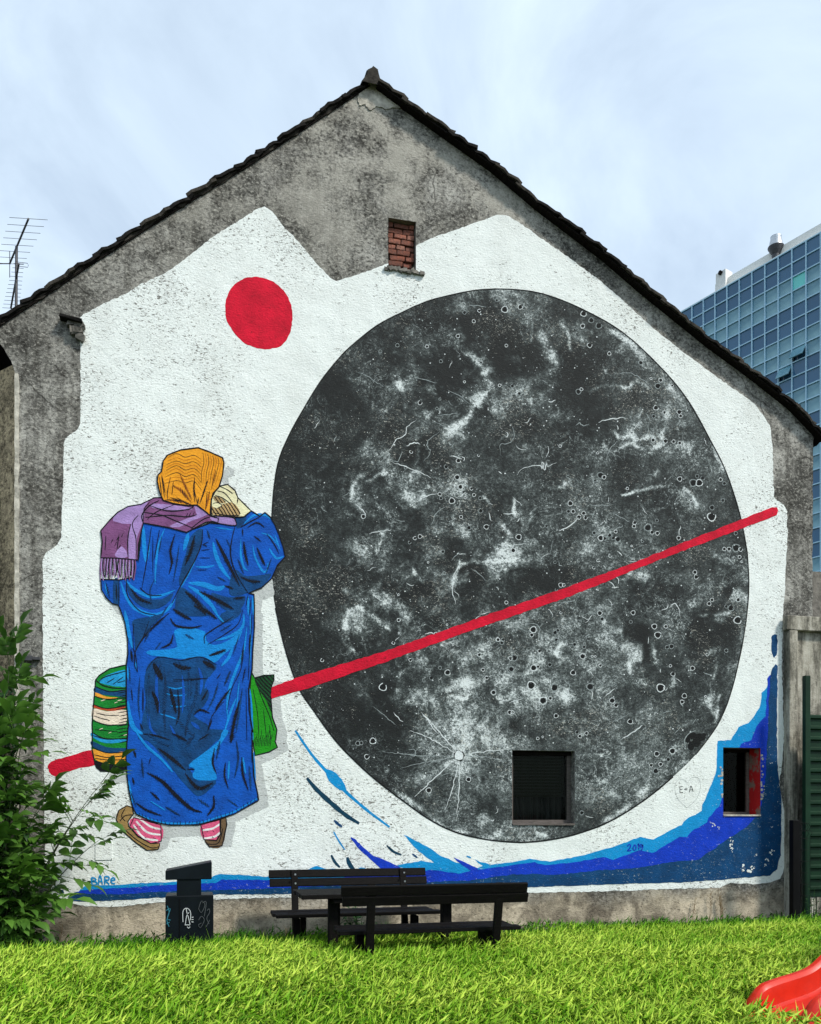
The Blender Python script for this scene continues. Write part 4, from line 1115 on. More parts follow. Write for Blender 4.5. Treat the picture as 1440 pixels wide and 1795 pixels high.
for w, *pts in ((18, (1090, 60), (1080, 150), (1000, 210), (900, 240)), (20, (1020, 270), (990, 350), (940, 410)), (18, (1110, 150), (1090, 300), (1040, 430), (1000, 540), (980, 640), (980, 750)), (30, (320, 640), (330, 740), (360, 820), (420, 860)), (14, (312, 400), (322, 500)), (24, (300, 40), (320, 160), (350, 290)), (22, (960, 830), (940, 909)), (14, (1130, 560), (1140, 700), (1150, 900)),
                (12, (960, 120), (930, 90), (880, 30)), (14, (1040, 620), (1000, 720), (960, 850)), (9, (580, 545), (640, 560), (700, 545)), (9, (570, 590), (640, 605), (710, 600)), (9, (600, 670), (650, 680), (705, 672)), (9, (530, 725), (600, 745), (650, 765)), (8, (372, 380), (372, 440)), (10, (1130, 40), (1135, 250), (1125, 420)), (8, (1060, 500), (1040, 700))):
    p.stroke(cb_(*pts), w / 3.5, COATL, 6.6, .8, 6)
p.area(cc((850, 190), (940, 120), (1010, 60), (1050, 0), (1062, 20), (1000, 110), (980, 180), (1000, 250), (990, 275), (900, 275), (870, 250), (880, 215)), COATL, 6.6, 3)
for w, *pts in ((14, (560, 10), (620, 90), (700, 160), (760, 230)), (10, (1070, 170), (1065, 270)), (10, (1145, 150), (1160, 240)), (10, (520, 280), (540, 400)), (9, (555, 455), (640, 490), (740, 511), (900, 509), (1010, 478), (1100, 447), (1229, 372)), (7, (640, 390), (720, 440)), (7, (1205, 120), (1215, 280))):
    p.stroke(cc(*pts), w / 3.0, COATL, 6.6, .5, 6)
for k in range(34):                                                # stitched hem
    t = k / 33
    hx = np.interp(t, [0, .13, .27, .5, .67, .8, 1], [555, 640, 740, 900, 1010, 1100, 1229]); hy = np.interp(t, [0, .13, .27, .5, .67, .8, 1], [455, 490, 511, 509, 478, 447, 372])
    p.stroke(cc((hx + random.uniform(-6, 6), hy - 9), (hx + random.uniform(-4, 6), hy + 8)), .9, INK, 8.5, 0, 2)
p.area(cb_((470, 380), (540, 352), (650, 370), (760, 348), (850, 362), (910, 410), (870, 470), (840, 540), (860, 600), (820, 680), (760, 740), (850, 800), (840, 860), (780, 905), (420, 900), (400, 860), (420, 740), (440, 640), (430, 540), (440, 440)), COATD, 6.0, 3)
p.area(cc((590, 0), (1050, 0), (1000, 60), (940, 120), (850, 190), (870, 240), (900, 275), (1000, 277), (960, 330), (900, 362), (840, 310), (780, 240), (720, 160), (650, 80)), COATD, 6.0, 3)
for a_ in (ca((790, 650), (800, 690), (780, 780), (740, 880), (690, 980), (650, 1040), (640, 990), (660, 900), (690, 800), (720, 700)), ca((280, 1010), (330, 1090), (420, 1130), (520, 1130), (600, 1090), (560, 1160), (470, 1200), (380, 1180), (300, 1100)),
           ca((1020, 930), (1080, 970), (1180, 970), (1270, 960), (1200, 1050), (1100, 1090), (1000, 1110), (980, 1040)), ca((195, 1000), (228, 1005), (232, 1160), (190, 1150)), cb_((350, 110), (400, 90), (470, 80), (560, 60), (500, 120), (440, 200), (390, 280), (370, 310), (360, 180)),
           ca((650, 1050), (760, 1130), (850, 1240), (640, 1240), (610, 1180)), ca((1030, 575), (1100, 570), (1060, 640), (1030, 640)), cb_((940, 60), (1060, 20), (1070, 60), (1000, 110), (940, 120)), ca((860, 1090), (980, 1120), (1090, 1110), (1060, 1200), (980, 1220), (900, 1160))):
    p.area(a_, COATD, 6.0, 3)
for w, *pts in ((46, (890, 720), (930, 800), (980, 900), (1050, 1040)), (28, (610, 690), (580, 800), (590, 880), (570, 960)), (40, (745, 700), (720, 800), (680, 900)), (34, (1080, 740), (1090, 820), (1110, 900)), (30, (1170, 780), (1200, 850), (1225, 900)), (14, (1240, 690), (1290, 760), (1320, 820)), (34, (1060, 980), (1130, 1010), (1190, 1010)), (56, (680, 1080), (760, 1150), (820, 1240)),
                (50, (780, 1080), (900, 1140), (1010, 1200)), (26, (380, 650), (370, 760), (360, 880)), (38, (310, 1060), (370, 1130), (450, 1160)), (8, (760, 932), (830, 932)), (26, (950, 1040), (1010, 1060)), (10, (800, 760), (830, 770)), (14, (1070, 650), (1075, 700)), (20, (1110, 640), (1170, 610), (1220, 640)), (9, (460, 700), (460, 960)), (16, (210, 1030), (215, 1140)), (30, (1010, 1130), (1080, 1120)), (14, (1150, 700), (1200, 740))):
    p.hatch(ca(*pts), w / 3.3, INK, HATCH2, 7.4)
for w, *pts in ((40, (620, 30), (680, 70), (740, 100)), (44, (760, 10), (850, 50), (910, 95)), (26, (600, 90), (640, 140), (740, 155), (810, 140)), (14, (830, 260), (830, 210), (880, 170), (960, 120), (1020, 80)), (26, (590, 60), (520, 120), (440, 200), (390, 270)), (76, (490, 390), (520, 450), (550, 500)), (50, (620, 392), (680, 420), (740, 420)), (60, (820, 380), (860, 400), (895, 420)),
                (50, (480, 580), (510, 640), (520, 720)), (50, (600, 560), (620, 640), (640, 720)), (34, (860, 340), (920, 320), (970, 300)), (30, (1000, 560), (940, 640), (900, 700)), (40, (1060, 640), (1030, 760), (1000, 909)), (14, (1100, 420), (1080, 520)), (26, (340, 300), (350, 380)), (26, (860, 720), (800, 700), (760, 730)), (24, (420, 860), (500, 870), (600, 900)), (24, (620, 200), (600, 260), (540, 290)),
                (24, (850, 570), (810, 640)), (14, (342, 560), (352, 640)), (12, (620, 510), (720, 505), (850, 490)), (16, (420, 560), (420, 720)), (20, (880, 760), (850, 840)), (12, (1130, 200), (1125, 320)), (16, (1090, 260), (1070, 400)), (18, (400, 790), (420, 830)), (10, (935, 460), (910, 495)), (24, (650, 560), (660, 720), (640, 800))):
    p.hatch(cb_(*pts), w / 3.2, INK, HATCH2, 7.4)
for w, *pts in ((44, (620, 235), (700, 280), (780, 360), (860, 430), (920, 450)), (24, (640, 340), (690, 385)), (22, (990, 100), (980, 180), (1000, 240)), (40, (1090, 0), (1080, 70)), (40, (830, 240), (900, 320), (980, 290)), (38, (680, 100), (760, 160), (830, 220)), (20, (1050, 180), (1045, 250), (1065, 320)), (24, (1140, 150), (1145, 240), (1175, 330)), (26, (985, 360), (985, 420), (950, 470)),
                (24, (560, 400), (620, 440), (700, 470)), (22, (545, 110), (560, 150)), (20, (540, 260), (550, 300)), (8, (640, 150), (630, 190)), (26, (760, 20), (840, 60)), (10, (1195, 60), (1195, 180)), (14, (840, 215), (880, 215)), (18, (900, 60), (960, 20))):
    p.hatch(cc(*pts), w / 2.7, INK, HATCH2, 7.4)
p.stroke(densify(coat + coat[:1], 6, False), 2.1, INK, 8.2, 0, 1)
for w, *pts in ((5, (1022, 630), (1000, 720), (990, 830), (1030, 960), (1110, 1090)), (4, (450, 640), (420, 860), (385, 1060)), (5, (800, 660), (790, 760), (740, 880), (660, 1020), (590, 1160)), (4, (370, 1050), (430, 1100), (520, 1105)), (4, (230, 1005), (228, 1165)), (4, (280, 1000), (290, 1110), (370, 1210), (480, 1240)), (4, (505, 660), (470, 860)), (3, (800, 760), (840, 740)), (3, (790, 800), (850, 790)), (3, (780, 850), (850, 850)), (3, (1110, 1100), (1095, 1180)), (5, (1060, 640), (1130, 600), (1190, 570))):
    p.stroke(ca(*pts), w / 2.6, INK, 8.2, .5, 6)
for w, *pts in ((4, (358, 130), (355, 280), (370, 330), (385, 450)), (4, (460, 110), (420, 220), (370, 310), (365, 400), (385, 450)), (3.5, (440, 440), (500, 360), (560, 350), (680, 370), (800, 348), (910, 400)), (3.5, (1085, 30), (1050, 130), (960, 200), (850, 265)), (3.5, (1145, 60), (1130, 300), (1120, 500)), (3.5, (1090, 300), (1070, 430), (1010, 560), (980, 700)), (3.5, (850, 840), (880, 740), (960, 640)), (3, (1105, 560), (1110, 900)), (3, (620, 500), (850, 490))):
    p.stroke(cb_(*pts), w / 2.6, INK, 8.2, .5, 6)
for w, *pts in ((16, (520, 400), (510, 560), (530, 720)), (14, (680, 470), (690, 600), (680, 720)), (18, (790, 420), (810, 500), (800, 600)), (14, (450, 700), (470, 820), (520, 880)), (20, (740, 780), (800, 830)), (12, (600, 800), (640, 880)), (16, (860, 480), (830, 560))):
    p.stroke(cb_(*pts), w / 3.2, COAT, 6.9, .8, 6)
for w, *pts in ((16, (470, 1000), (440, 1080), (460, 1180)), (14, (640, 760), (620, 900), (600, 1010)), (12, (520, 700), (500, 820)), (18, (830, 660), (850, 720)), (14, (960, 720), (1000, 800)), (20, (1040, 860), (1080, 960)), (12, (1270, 850), (1230, 960)), (16, (900, 980), (960, 1010)), (18, (560, 1180), (520, 1240)), (12, (1130, 1130), (1120, 1240)), (20, (140, 1020), (165, 1120))):
    p.hatch(ca(*pts), w / 3.3, INK, COATD, 7.6)
for w, *pts in ((30, (560, 420), (570, 560), (560, 700), (570, 850)), (26, (720, 440), (730, 560), (720, 700)), (30, (780, 480), (770, 620), (720, 760), (700, 880)), (24, (460, 460), (450, 620), (460, 800)), (30, (640, 760), (700, 820), (760, 880)), (20, (920, 520), (890, 620), (850, 700)), (22, (1000, 440), (960, 540)), (18, (330, 420), (335, 520)), (16, (400, 480), (390, 640), (400, 760)), (20, (1080, 560), (1060, 700), (1040, 850)), (14, (1130, 600), (1135, 800)), (18, (480, 130), (430, 250)), (22, (700, 200), (760, 230)), (16, (930, 180), (1010, 130)), (14, (1060, 200), (1020, 330)), (18, (540, 250), (500, 300))):
    p.hatch(cb_(*pts), w / 3.2, INK, COATD, 7.6, random.choice((.9, -.8)))
for w, *pts in ((22, (620, 20), (680, 60), (740, 90)), (26, (880, 20), (840, 90), (860, 150)), (18, (590, 160), (600, 260)), (20, (720, 420), (800, 470)), (18, (1110, 60), (1120, 160), (1100, 260)), (16, (1180, 200), (1190, 330)), (20, (900, 380), (960, 420)), (14, (1060, 380), (1120, 420)), (16, (530, 340), (560, 420)), (20, (1020, 60), (1000, 160))):
    p.hatch(cc(*pts), w / 2.7, INK, COATD, 7.6, random.choice((.9, -.8)))
put(p, 'painted_coat')

# left bag
p = Paint(0.4)
BG = lambda nm, c: paint(nm, c, 0, var=0.16)
B_GREEN, B_NAVY, B_ORANGE, B_RED, B_CREAM, B_BLUE = BG('bag_green', S(14, 128, 44)), BG('bag_navy', S(8, 70, 116)), BG('bag_orange', S(248, 160, 52)), BG('bag_red', S(186, 72, 40)), BG('bag_cream', S(240, 218, 196)), BG('bag_blue', S(30, 150, 206))
bag = cb_((105, 500), (130, 470), (200, 425), (312, 400), (330, 909)) + cc((520, 225), (365, 225), (335, 185), (318, 105), (320, 0)) + cb_((82, 800), (90, 680), (100, 580))
p.area(bag, B_GREEN, 1.6, 0, step=6)
p.area(cb_((128, 510), (160, 480), (230, 450), (312, 440), (312, 540), (260, 545), (180, 535)), B_BLUE, 2.0, 3)
def band(pts, mt): p.area(pts, mt, 2.2, 3)
band(cb_((104, 545), (200, 575), (315, 565), (315, 610), (200, 605), (103, 585)), B_NAVY)
band(cb_((103, 585), (180, 612), (250, 618), (240, 628), (160, 622), (101, 605)), B_ORANGE)
band(cb_((93, 668), (180, 690), (300, 676), (280, 700), (180, 706), (91, 684)), B_RED)
band(cb_((90, 690), (180, 710), (312, 700), (312, 770), (290, 800), (180, 795), (88, 760)), B_CREAM)
band(cb_((82, 848), (160, 885), (300, 895), (300, 912), (170, 920), (82, 880)), B_BLUE)
band(cc((318, 60), (400, 95), (505, 100), (505, 118), (400, 125), (320, 90)), B_NAVY)
band(cc((318, 105), (400, 128), (505, 120), (505, 188), (400, 182), (335, 160)), B_ORANGE)
band(cc((330, 168), (400, 185), (508, 192), (508, 226), (362, 226)), INK)
for w, *pts in ((5, (105, 545), (200, 578), (312, 565)), (5, (102, 610), (180, 630), (312, 615)), (5, (95, 665), (180, 690), (312, 672)), (5, (88, 770), (180, 800), (312, 795)), (5, (82, 850), (170, 890), (312, 890)), (4, (95, 740), (140, 755), (200, 770)), (4, (110, 720), (180, 735), (260, 735)), (4, (100, 830), (250, 845)), (6, (105, 500), (150, 535), (230, 555), (312, 555)), (5, (130, 510), (170, 480), (312, 440)), (4, (180, 520), (230, 490)), (4, (220, 530), (290, 480)), (4, (250, 520), (300, 505))):
    p.stroke(cb_(*pts), w / 2.7, INK, 3.0, .3, 5)
for w, *pts in ((4, (330, 135), (400, 150), (500, 140)), (4, (335, 155), (420, 165), (505, 160)), (4, (322, 30), (400, 50), (505, 45)), (4, (322, 95), (400, 125), (505, 120))):
    p.stroke(cc(*pts), w / 2.4, INK, 3.0, .3, 5)
for k in range(16):
    yq = 580 + k * 22
    p.stroke(cb_((255 + 12 * math.sin(k), yq + 8), (330, yq - 6)), 1.5, INK, 3.2, .6, 3)
for x, y, w in ((140, 640, 30), (250, 640, 30), (230, 655, 20), (130, 830, 24), (190, 855, 20), (290, 870, 26)): p.stroke(cb_((x, y), (x + w, y - 8)), 1.4, B_CREAM, 3.1, .5, 3)
p.stroke(densify(bag + bag[:1], 6, False), 2.1, INK, 3.4, 0, 1)
put(p, 'painted_bag')
# right bag
p = Paint(0.4)
G1, G2 = BG('bag_bright_green', S(30, 142, 22)), paint('bag_dark_green', S(16, 74, 36), 0, var=0.2, hatch=(0.75, 9, S(8, 18, 12), 0.4))
bag2 = cb_((1140, 448), (1160, 485), (1290, 465), (1290, 500), (1275, 540), (1270, 620), (1280, 750), (1310, 830), (1302, 900)) + cc((1322, 60), (1335, 95), (1290, 120), (1212, 140), (1190, 0)) + cb_((1120, 700),)
p.area(bag2, G1, 2.0, 0, step=5)
p.area(cb_((1160, 485), (1290, 466), (1275, 540), (1272, 620), (1275, 720), (1240, 640), (1200, 580)), G2, 2.6, 2)
for w, *pts in ((4, (1165, 490), (1210, 620), (1260, 740), (1290, 840)), (3, (1150, 560), (1180, 720), (1190, 880)), (3, (1220, 700), (1240, 880)), (3, (1260, 800), (1270, 909))):
    p.stroke(cb_(*pts), w / 2.5, INK, 3.2, .4, 5)
for k in range(12):
    x = 1170 + k * 10
    p.stroke(cb_((x, 860 + random.uniform(-30, 30)), (x - 10, 900), (x - 14, 940)), 1.0, INK, 3.2, .4, 3)
p.stroke(densify(bag2 + bag2[:1], 6, False), 2.0, INK, 3.4, 0, 1)
put(p, 'painted_bag')
# legs and shoes
TAN, BROWN, PINK, SKIN, CREAM = BG('tan_shoe_paint', S(158, 128, 78)), BG('brown_shoe_paint', S(108, 86, 62)), BG('pink_sock_paint', S(222, 92, 132)), BG('skin_paint', S(244, 230, 186)), BG('cream_sock_paint', S(246, 236, 236))
def shoe(socks, stripes, sole, extra, mt):
    p = Paint(0.4)
    p.area(socks, PINK, 2.4, 3)
    for q in stripes: p.stroke(q, 3.6, CREAM, 3.0, .2, 5)
    for _ in range(9):
        t = random.choice(socks); q = random.choice(socks); k = random.uniform(.2, .8)
        x, y = t[0] * k + q[0] * (1 - k), t[1] * k + q[1] * (1 - k)
        p.stroke([(x, y), (x + 2, y + 1.5)], 1.0, INK, 3.3, 0, 2)
    p.stroke(densify(socks + socks[:1], 6, False), 1.5, INK, 3.4, 0, 1)
    p.area(sole, mt, 2.8, 3)
    p.stroke(densify(sole + sole[:1], 6, False), 2.0, INK, 3.6, 0, 1)
    for q in extra: p.stroke(q, 1.7, INK, 3.6, .3, 5)
    put(p, 'painted_shoe')
shoe(cc((548, 480), (695, 520), (698, 610), (640, 622), (570, 580), (525, 530)), [cc((545, 520), (600, 590), (680, 605)), cc((560, 500), (620, 560), (695, 575)), cc((570, 480), (640, 530), (697, 545))],
     cc((450, 490), (465, 440), (510, 415), (538, 425), (545, 460), (515, 500), (520, 530), (570, 585), (640, 622), (690, 622), (680, 655), (620, 660), (560, 620), (480, 550)), [cc((470, 500), (500, 470), (545, 465)), cc((480, 530), (560, 600), (640, 645), (685, 640)), cc((500, 430), (480, 470), (500, 500))], TAN)
shoe(cc((915, 520), (1025, 490), (1022, 575), (1000, 608), (932, 600)), [cc((925, 550), (980, 540), (1020, 515)), cc((930, 595), (990, 585), (1022, 560))], cc((1020, 490), (1052, 478), (1057, 520), (1032, 635), (962, 642), (935, 602), (1000, 606), (1022, 570)), [cc((945, 625), (1010, 620), (1035, 540))], BROWN)

# shawl
p = Paint(0.4)
PURP, LIL = BG('plum_shawl_paint', S(126, 78, 124)), BG('lilac_shawl_paint', S(168, 138, 196))
shawl = ca((520, 440), (470, 440), (420, 465), (380, 485), (290, 500), (220, 540), (160, 600), (105, 665), (115, 740), (105, 850), (210, 852), (320, 862), (357, 865), (362, 760), (388, 640), (396, 612), (560, 642), (690, 676), (740, 650), (820, 608), (862, 602), (905, 612), (906, 580), (852, 564), (835, 540), (760, 490), (600, 485))
p.area(shawl, PURP, 9.0, 0, step=5)
for a_ in (ca((300, 500), (380, 488), (430, 465), (360, 560), (330, 620), (190, 600), (220, 545)), ca((330, 560), (390, 500), (400, 560), (380, 640), (350, 720), (345, 860), (292, 850), (290, 720), (310, 620)), ca((250, 770), (290, 840), (230, 850), (200, 830)), ca((450, 480), (600, 490), (700, 505), (730, 520), (600, 525), (460, 510)), ca((740, 492), (838, 550), (720, 600), (640, 640), (570, 632), (700, 580), (760, 556)), ca((850, 574), (900, 580), (900, 606), (866, 598))):
    p.area(a_, LIL, 9.6, 2)
for k in range(34):
    x = 108 + k * 7
    p.stroke(ca((x, 850 + k * .4), (x + random.uniform(-8, 8), 920), (x + random.uniform(-10, 10), 985 + random.uniform(-18, 25))), 1.9, (PURP, LIL, INK)[k % 3], 9.3 + (k % 3) * .3, .2, 4)
for w, *pts in ((6, (395, 612), (385, 560), (430, 500), (500, 460)), (5, (400, 540), (520, 560), (620, 600), (740, 650)), (5, (430, 490), (560, 530), (700, 520), (740, 495)), (5, (410, 575), (560, 560), (690, 570), (760, 555)), (5, (310, 620), (290, 720), (292, 850)), (4, (360, 560), (320, 620), (345, 720), (345, 860)), (4, (140, 700), (135, 800)), (4, (230, 690), (215, 800)), (5, (105, 850), (210, 853), (357, 866)), (5, (720, 650), (800, 590), (850, 572)), (4, (440, 470), (400, 520), (395, 600)), (4, (600, 490), (480, 540), (420, 590)), (4, (860, 598), (905, 612))):
    p.stroke(ca(*pts), w / 2.6, INK, 10.4, .4, 5)
for x, y in ((215, 740), (230, 700), (240, 760), (700, 545), (720, 540), (745, 535), (260, 680), (190, 720)): p.stroke(ca((x, y), (x - 16, y + 30)), 1.3, INK, 10.3, .4, 3)
p.stroke(densify(shawl + shawl[:1], 6, False), 2.1, INK, 10.6, 0, 1)
p.area(ca((855, 560), (1000, 575), (1025, 600), (1020, 630), (905, 614)), LIL, 8.8, 2)
p.stroke(ca((905, 614), (1020, 630), (1025, 600), (1000, 575), (880, 562)), 1.6, INK, 10.5, 0, 4)
put(p, 'painted_shawl')
# headscarf and hand
p = Paint(0.4)
ORN = BG('orange_headscarf_paint', S(250, 158, 36))
ORD = BG('dark_orange_paint', S(196, 112, 20))
head = ca((560, 150), (650, 115), (770, 100), (850, 130), (935, 168), (945, 200), (935, 290), (910, 370), (870, 410), (857, 470), (850, 560), (760, 490), (700, 495), (600, 480), (530, 458), (505, 400), (490, 330), (495, 285), (520, 262), (530, 190))
p.area(head, ORN, 11.5, 0, step=5)
for k in range(9):
    y = 150 + k * 22
    p.stroke(ca((560 - k * 3, y + 20), (620, y - 10 + 8 * math.sin(k)), (680, y + 14), (740, y + 2), (790, y + 30 + k * 4)), 1.0, ORD if k % 2 else INK, 12.2, .5, 5)
for k in range(8):
    x = 800 + k * 17
    p.stroke(ca((x, 130 + k * 6), (x + 8, 200), (x - 8, 270), (x - 4 - k * 4, 350)), 1.0, ORD if k % 2 else INK, 12.2, .5, 5)
for w, *pts in ((34, (600, 360), (660, 400), (720, 470)), (26, (645, 280), (680, 360), (725, 450)), (20, (745, 300), (740, 380), (745, 470)), (20, (836, 315), (805, 410), (780, 480)), (24, (845, 400), (835, 460), (820, 520)), (12, (520, 290), (532, 340), (545, 420)), (30, (560, 455), (640, 465), (730, 490)), (16, (770, 440), (765, 490))):
    p.hatch(ca(*pts), w / 3.6, INK, ORD if w > 22 else INK, 12.2, .8, 1.9)
for w, *pts in ((3, (545, 455), (640, 462), (720, 490)), (3, (520, 300), (540, 440)), (3, (580, 300), (560, 400), (560, 450)), (3, (600, 330), (590, 420)), (3, (650, 460), (580, 440)), (3, (760, 470), (745, 400)), (3, (890, 250), (860, 380)), (3, (505, 300), (520, 420)), (3, (620, 440), (700, 480)), (3, (830, 400), (820, 520))):
    p.stroke(ca(*pts), w / 2.2, INK, 12.4, .5, 4)
p.stroke(densify(head + head[:1], 6, False), 2.4, INK, 12.6, 0, 1)
put(p, 'painted_headscarf')
p = Paint(0.4)
hand = ca((885, 400), (920, 360), (970, 350), (1020, 390), (1040, 440), (1130, 530), (1080, 570), (1050, 572), (860, 562), (858, 450))
BRN = paint('brown_hatched_skin', S(190, 160, 110), 0, var=0.25, hatch=(0.6, 9, S(40, 30, 20), 0.55))
p.area(hand, SKIN, 11.0, 0, step=5)
p.area(ca((862, 500), (920, 490), (1000, 470), (1045, 520), (1045, 566), (865, 556)), BRN, 11.6, 2)
p.area(ca((875, 430), (920, 440), (960, 470), (930, 480), (880, 460)), BRN, 11.6, 2)
p.area(ca((870, 480), (905, 475), (930, 495), (900, 512), (868, 500)), SKIN, 12.0, 3)
for w, *pts in ((4, (900, 395), (950, 410), (1000, 470)), (4, (920, 365), (965, 385), (1005, 415)), (4, (885, 425), (930, 440), (990, 480)), (4, (870, 480), (905, 475), (930, 495), (900, 512)), (4, (1040, 440), (1035, 480)), (4, (870, 540), (960, 560), (1050, 560)), (4, (975, 352), (1015, 390))):
    p.stroke(ca(*pts), w / 2.5, INK, 12.3, .3, 5)
p.stroke(densify(hand + hand[:1], 6, False), 2.0, INK, 12.5, 0, 1)
put(p, 'painted_hand')

# ------------------------------------------------------------------ glass office block behind
OD = 60.0
O0 = Q(1415.2, 370 + 0, OD)
fd = Vector((math.sin(math.radians(-20.4)), math.cos(math.radians(-20.4)), 0))      # the facade runs away to the left
fn = Vector((-fd.y, fd.x, 0))                                                     # towards the garden side
if fn.y > 0: fn = -fn
top_z = Q(1415.2, 422.5, OD).z
def colx(w): return PX(O0 + fd * w)[0]
lo, hi = 0.0, 60.0
for _ in range(60):
    md_ = (lo + hi) / 2
    if colx(md_) > 1215.1: lo = md_
    else: hi = md_
CW = lo / 9.0
RH = 25.4 / F * OD
n = N('curtain_wall_glass')
oi = n.n.new('ShaderNodeObjectInfo')
n.color(n.ramp(oi.outputs['Random'], [(0.0, (0.034, 0.115, 0.215, 1)), (1.0, (0.052, 0.150, 0.265, 1))]))
n.rough(0.08); n.b.inputs['Specular IOR Level'].default_value = 0.4; n.b.inputs['Metallic'].default_value = 0.0
M_PANE_D = n.mat
n = N('pale_curtain_wall_glass')
oi = n.n.new('ShaderNodeObjectInfo')
n.color(n.mix(n.ramp(n.noise(.6, 4), [(.4, 0.), (.65, 1.)]), n.ramp(oi.outputs['Random'], [(0.0, (0.070, 0.21, 0.29, 1)), (1.0, (0.13, 0.30, 0.38, 1))]), (0.24, 0.44, 0.50, 1)))  # varied reflections and blinds put into the pane colour
n.rough(0.06); n.b.inputs['Specular IOR Level'].default_value = 0.5; n.b.inputs['Metallic'].default_value = 0.0
M_PANE_L = n.mat
M_TURQ = plain('turquoise_glass', (0.10, 0.60, 0.55, 1), 0.15, 0.05, 2, spec=0.8)
M_MULL = plain('pale_blue_mullion', (0.40, 0.62, 0.76, 1), 0.5, 0.06, 2)
M_PARA = plain('pale_stone_parapet', (0.80, 0.80, 0.76, 1), 0.8, 0.10, 1.2)
office = tag(empty('office_block', (O0.x, O0.y, 0)), 'tall blue glass office block with a gridded curtain wall and pale parapet', 'building')
C0, C1 = -12, 22
NR = int((top_z) / RH)
m = MB()
a = O0 + fd * CW * C0; b = O0 + fd * CW * C1
back = -fn * 14
zt = top_z
q = [Vector((v.x, v.y, 0)) for v in (a, b, b + back, a + back)]
vs_ = [v - fn * .15 for v in q] + [Vector((v.x, v.y, zt)) - fn * .15 for v in q]
m.add(vs_, [(0, 1, 5, 4), (1, 2, 6, 5), (2, 3, 7, 6), (3, 0, 4, 7), (4, 5, 6, 7)], M_PANE_D)
m.build('glass_core', office)
m = MB()
rotf = Matrix.Rotation(math.atan2(fd.y, fd.x), 3, 'Z')
for c in range(C0, C1 + 1):
    pc = O0 + fd * CW * c
    m.box((pc.x + fn.x * .05, pc.y + fn.y * .05, zt / 2), (.075, .16, zt), M_MULL, rotf)
m.build('mullion_grid', office)
m = MB()
pm = (a + b) / 2
for r in range(NR + 1):
    m.box((pm.x + fn.x * .05, pm.y + fn.y * .05, zt - r * RH), ((b - a).length, .13, .075), M_MULL, rotf)
m.build('transom_grid', office)
mp_ = MB(); mp_.box((0, 0, 0), (CW - .06, .05, RH - .06), M_PANE_D); ME_D = mp_.mesh('pane')
mp_ = MB(); mp_.box((0, 0, 0), (CW - .06, .05, RH - .06), M_PANE_L); ME_L = mp_.mesh('pane')
mp_ = MB(); mp_.box((0, 0, 0), (CW - .06, .05, RH - .06), M_TURQ); ME_T = mp_.mesh('pane')
def verge_y(x):
    xs = [v[0] for v in V_R]; ys_ = [v[1] for v in V_R]
    return float(np.interp(x, xs, ys_))
rest = {True: MB(), False: MB()}
npan = 0
for c in range(C0, C1):
    for r in range(NR):
        pc = O0 + fd * CW * (c + .5)
        zc = zt - (r + .5) * RH
        x, y = PX((pc.x, pc.y, zc))
        light_ = (r % 4) in (2, 3)
        seen = 1180 < x < 1475 and y < (verge_y(x) + 22 if x < 1425 else 1040)
        openw = (c, r) in ((0, 7), (1, 8), (0, 14))
        if openw: continue
        if seen:
            o = link('pane', ME_T if (c, r) == (0, 2) else (ME_L if light_ else ME_D), office)
            o.location = (pc.x, pc.y, zc); o.rotation_euler = (random.uniform(-.006, .006), 0, math.atan2(fd.y, fd.x) + random.uniform(-.006, .006)); npan += 1
        else:
            rest[light_].box((pc.x, pc.y, zc), (CW - .06, .05, RH - .06), M_PANE_L if light_ else M_PANE_D, rotf)
for k_, mm_ in rest.items(): tag(mm_.build('pane_field', office), kind='stuff')
# tilted-out windows
for (c, r) in ((0, 7), (1, 8), (0, 14)):
    pc = O0 + fd * CW * (c + .5); zc = zt - r * RH
    sgn = 1 if fn.dot(Vector((0, -1, 0))) > 0 else -1
    hinge = Vector((pc.x, pc.y, zc - .04))
    mm_ = MB()
    tilt = math.radians(32)
    dn = Vector((0, 0, -1)) * math.cos(tilt) + fn * math.sin(tilt)
    h_ = RH - .06; wv = fd * (CW - .06) / 2
    nn = fd.cross(dn).normalized() * .03
    pts = [hinge - wv, hinge + wv, hinge + wv + dn * h_, hinge - wv + dn * h_]
    mm_.add([p_ + nn for p_ in pts] + [p_ - nn for p_ in pts], [(0, 1, 2, 3), (7, 6, 5, 4), (0, 4, 5, 1), (1, 5, 6, 2), (2, 6, 7, 3), (3, 7, 4, 0)], M_PANE_L)
    mm_.build('open_window', office)
# parapet and roof plant
m = MB()
pp_ = (a + O0 + fd * CW * 7.4) / 2
m.box((pp_.x, pp_.y, 0), ((O0 + fd * CW * 7.4 - a).length, .25, 1.0), M_PARA, rotf)
m.v = [(x - fn.x * .6, y - fn.y * .6, z + zt + .5) for x, y, z in m.v]
m.build('parapet', office)
m = MB(); m.box((pm.x - fn.x * .15, pm.y - fn.y * .15, zt + .08), ((b - a).length, .3, .16), M_PARA, rotf); m.build('roof_coping', office)
def on_roof(px_, inset):
    w0, w1 = -30.0, 60.0
    for _ in range(50):
        w_ = (w0 + w1) / 2
        if PX(O0 + fd * w_ - fn * inset)[0] > px_: w0 = w_
        else: w1 = w_
    v_ = O0 + fd * w0 - fn * inset
    return Vector((v_.x, v_.y, zt))
v0 = on_roof(1361, 0.35)
vent = tag(empty('roof_ventilator', v0 + Vector((0, 0, .16))), 'round silver metal ventilator cowl on the edge of the office roof', 'ventilator')
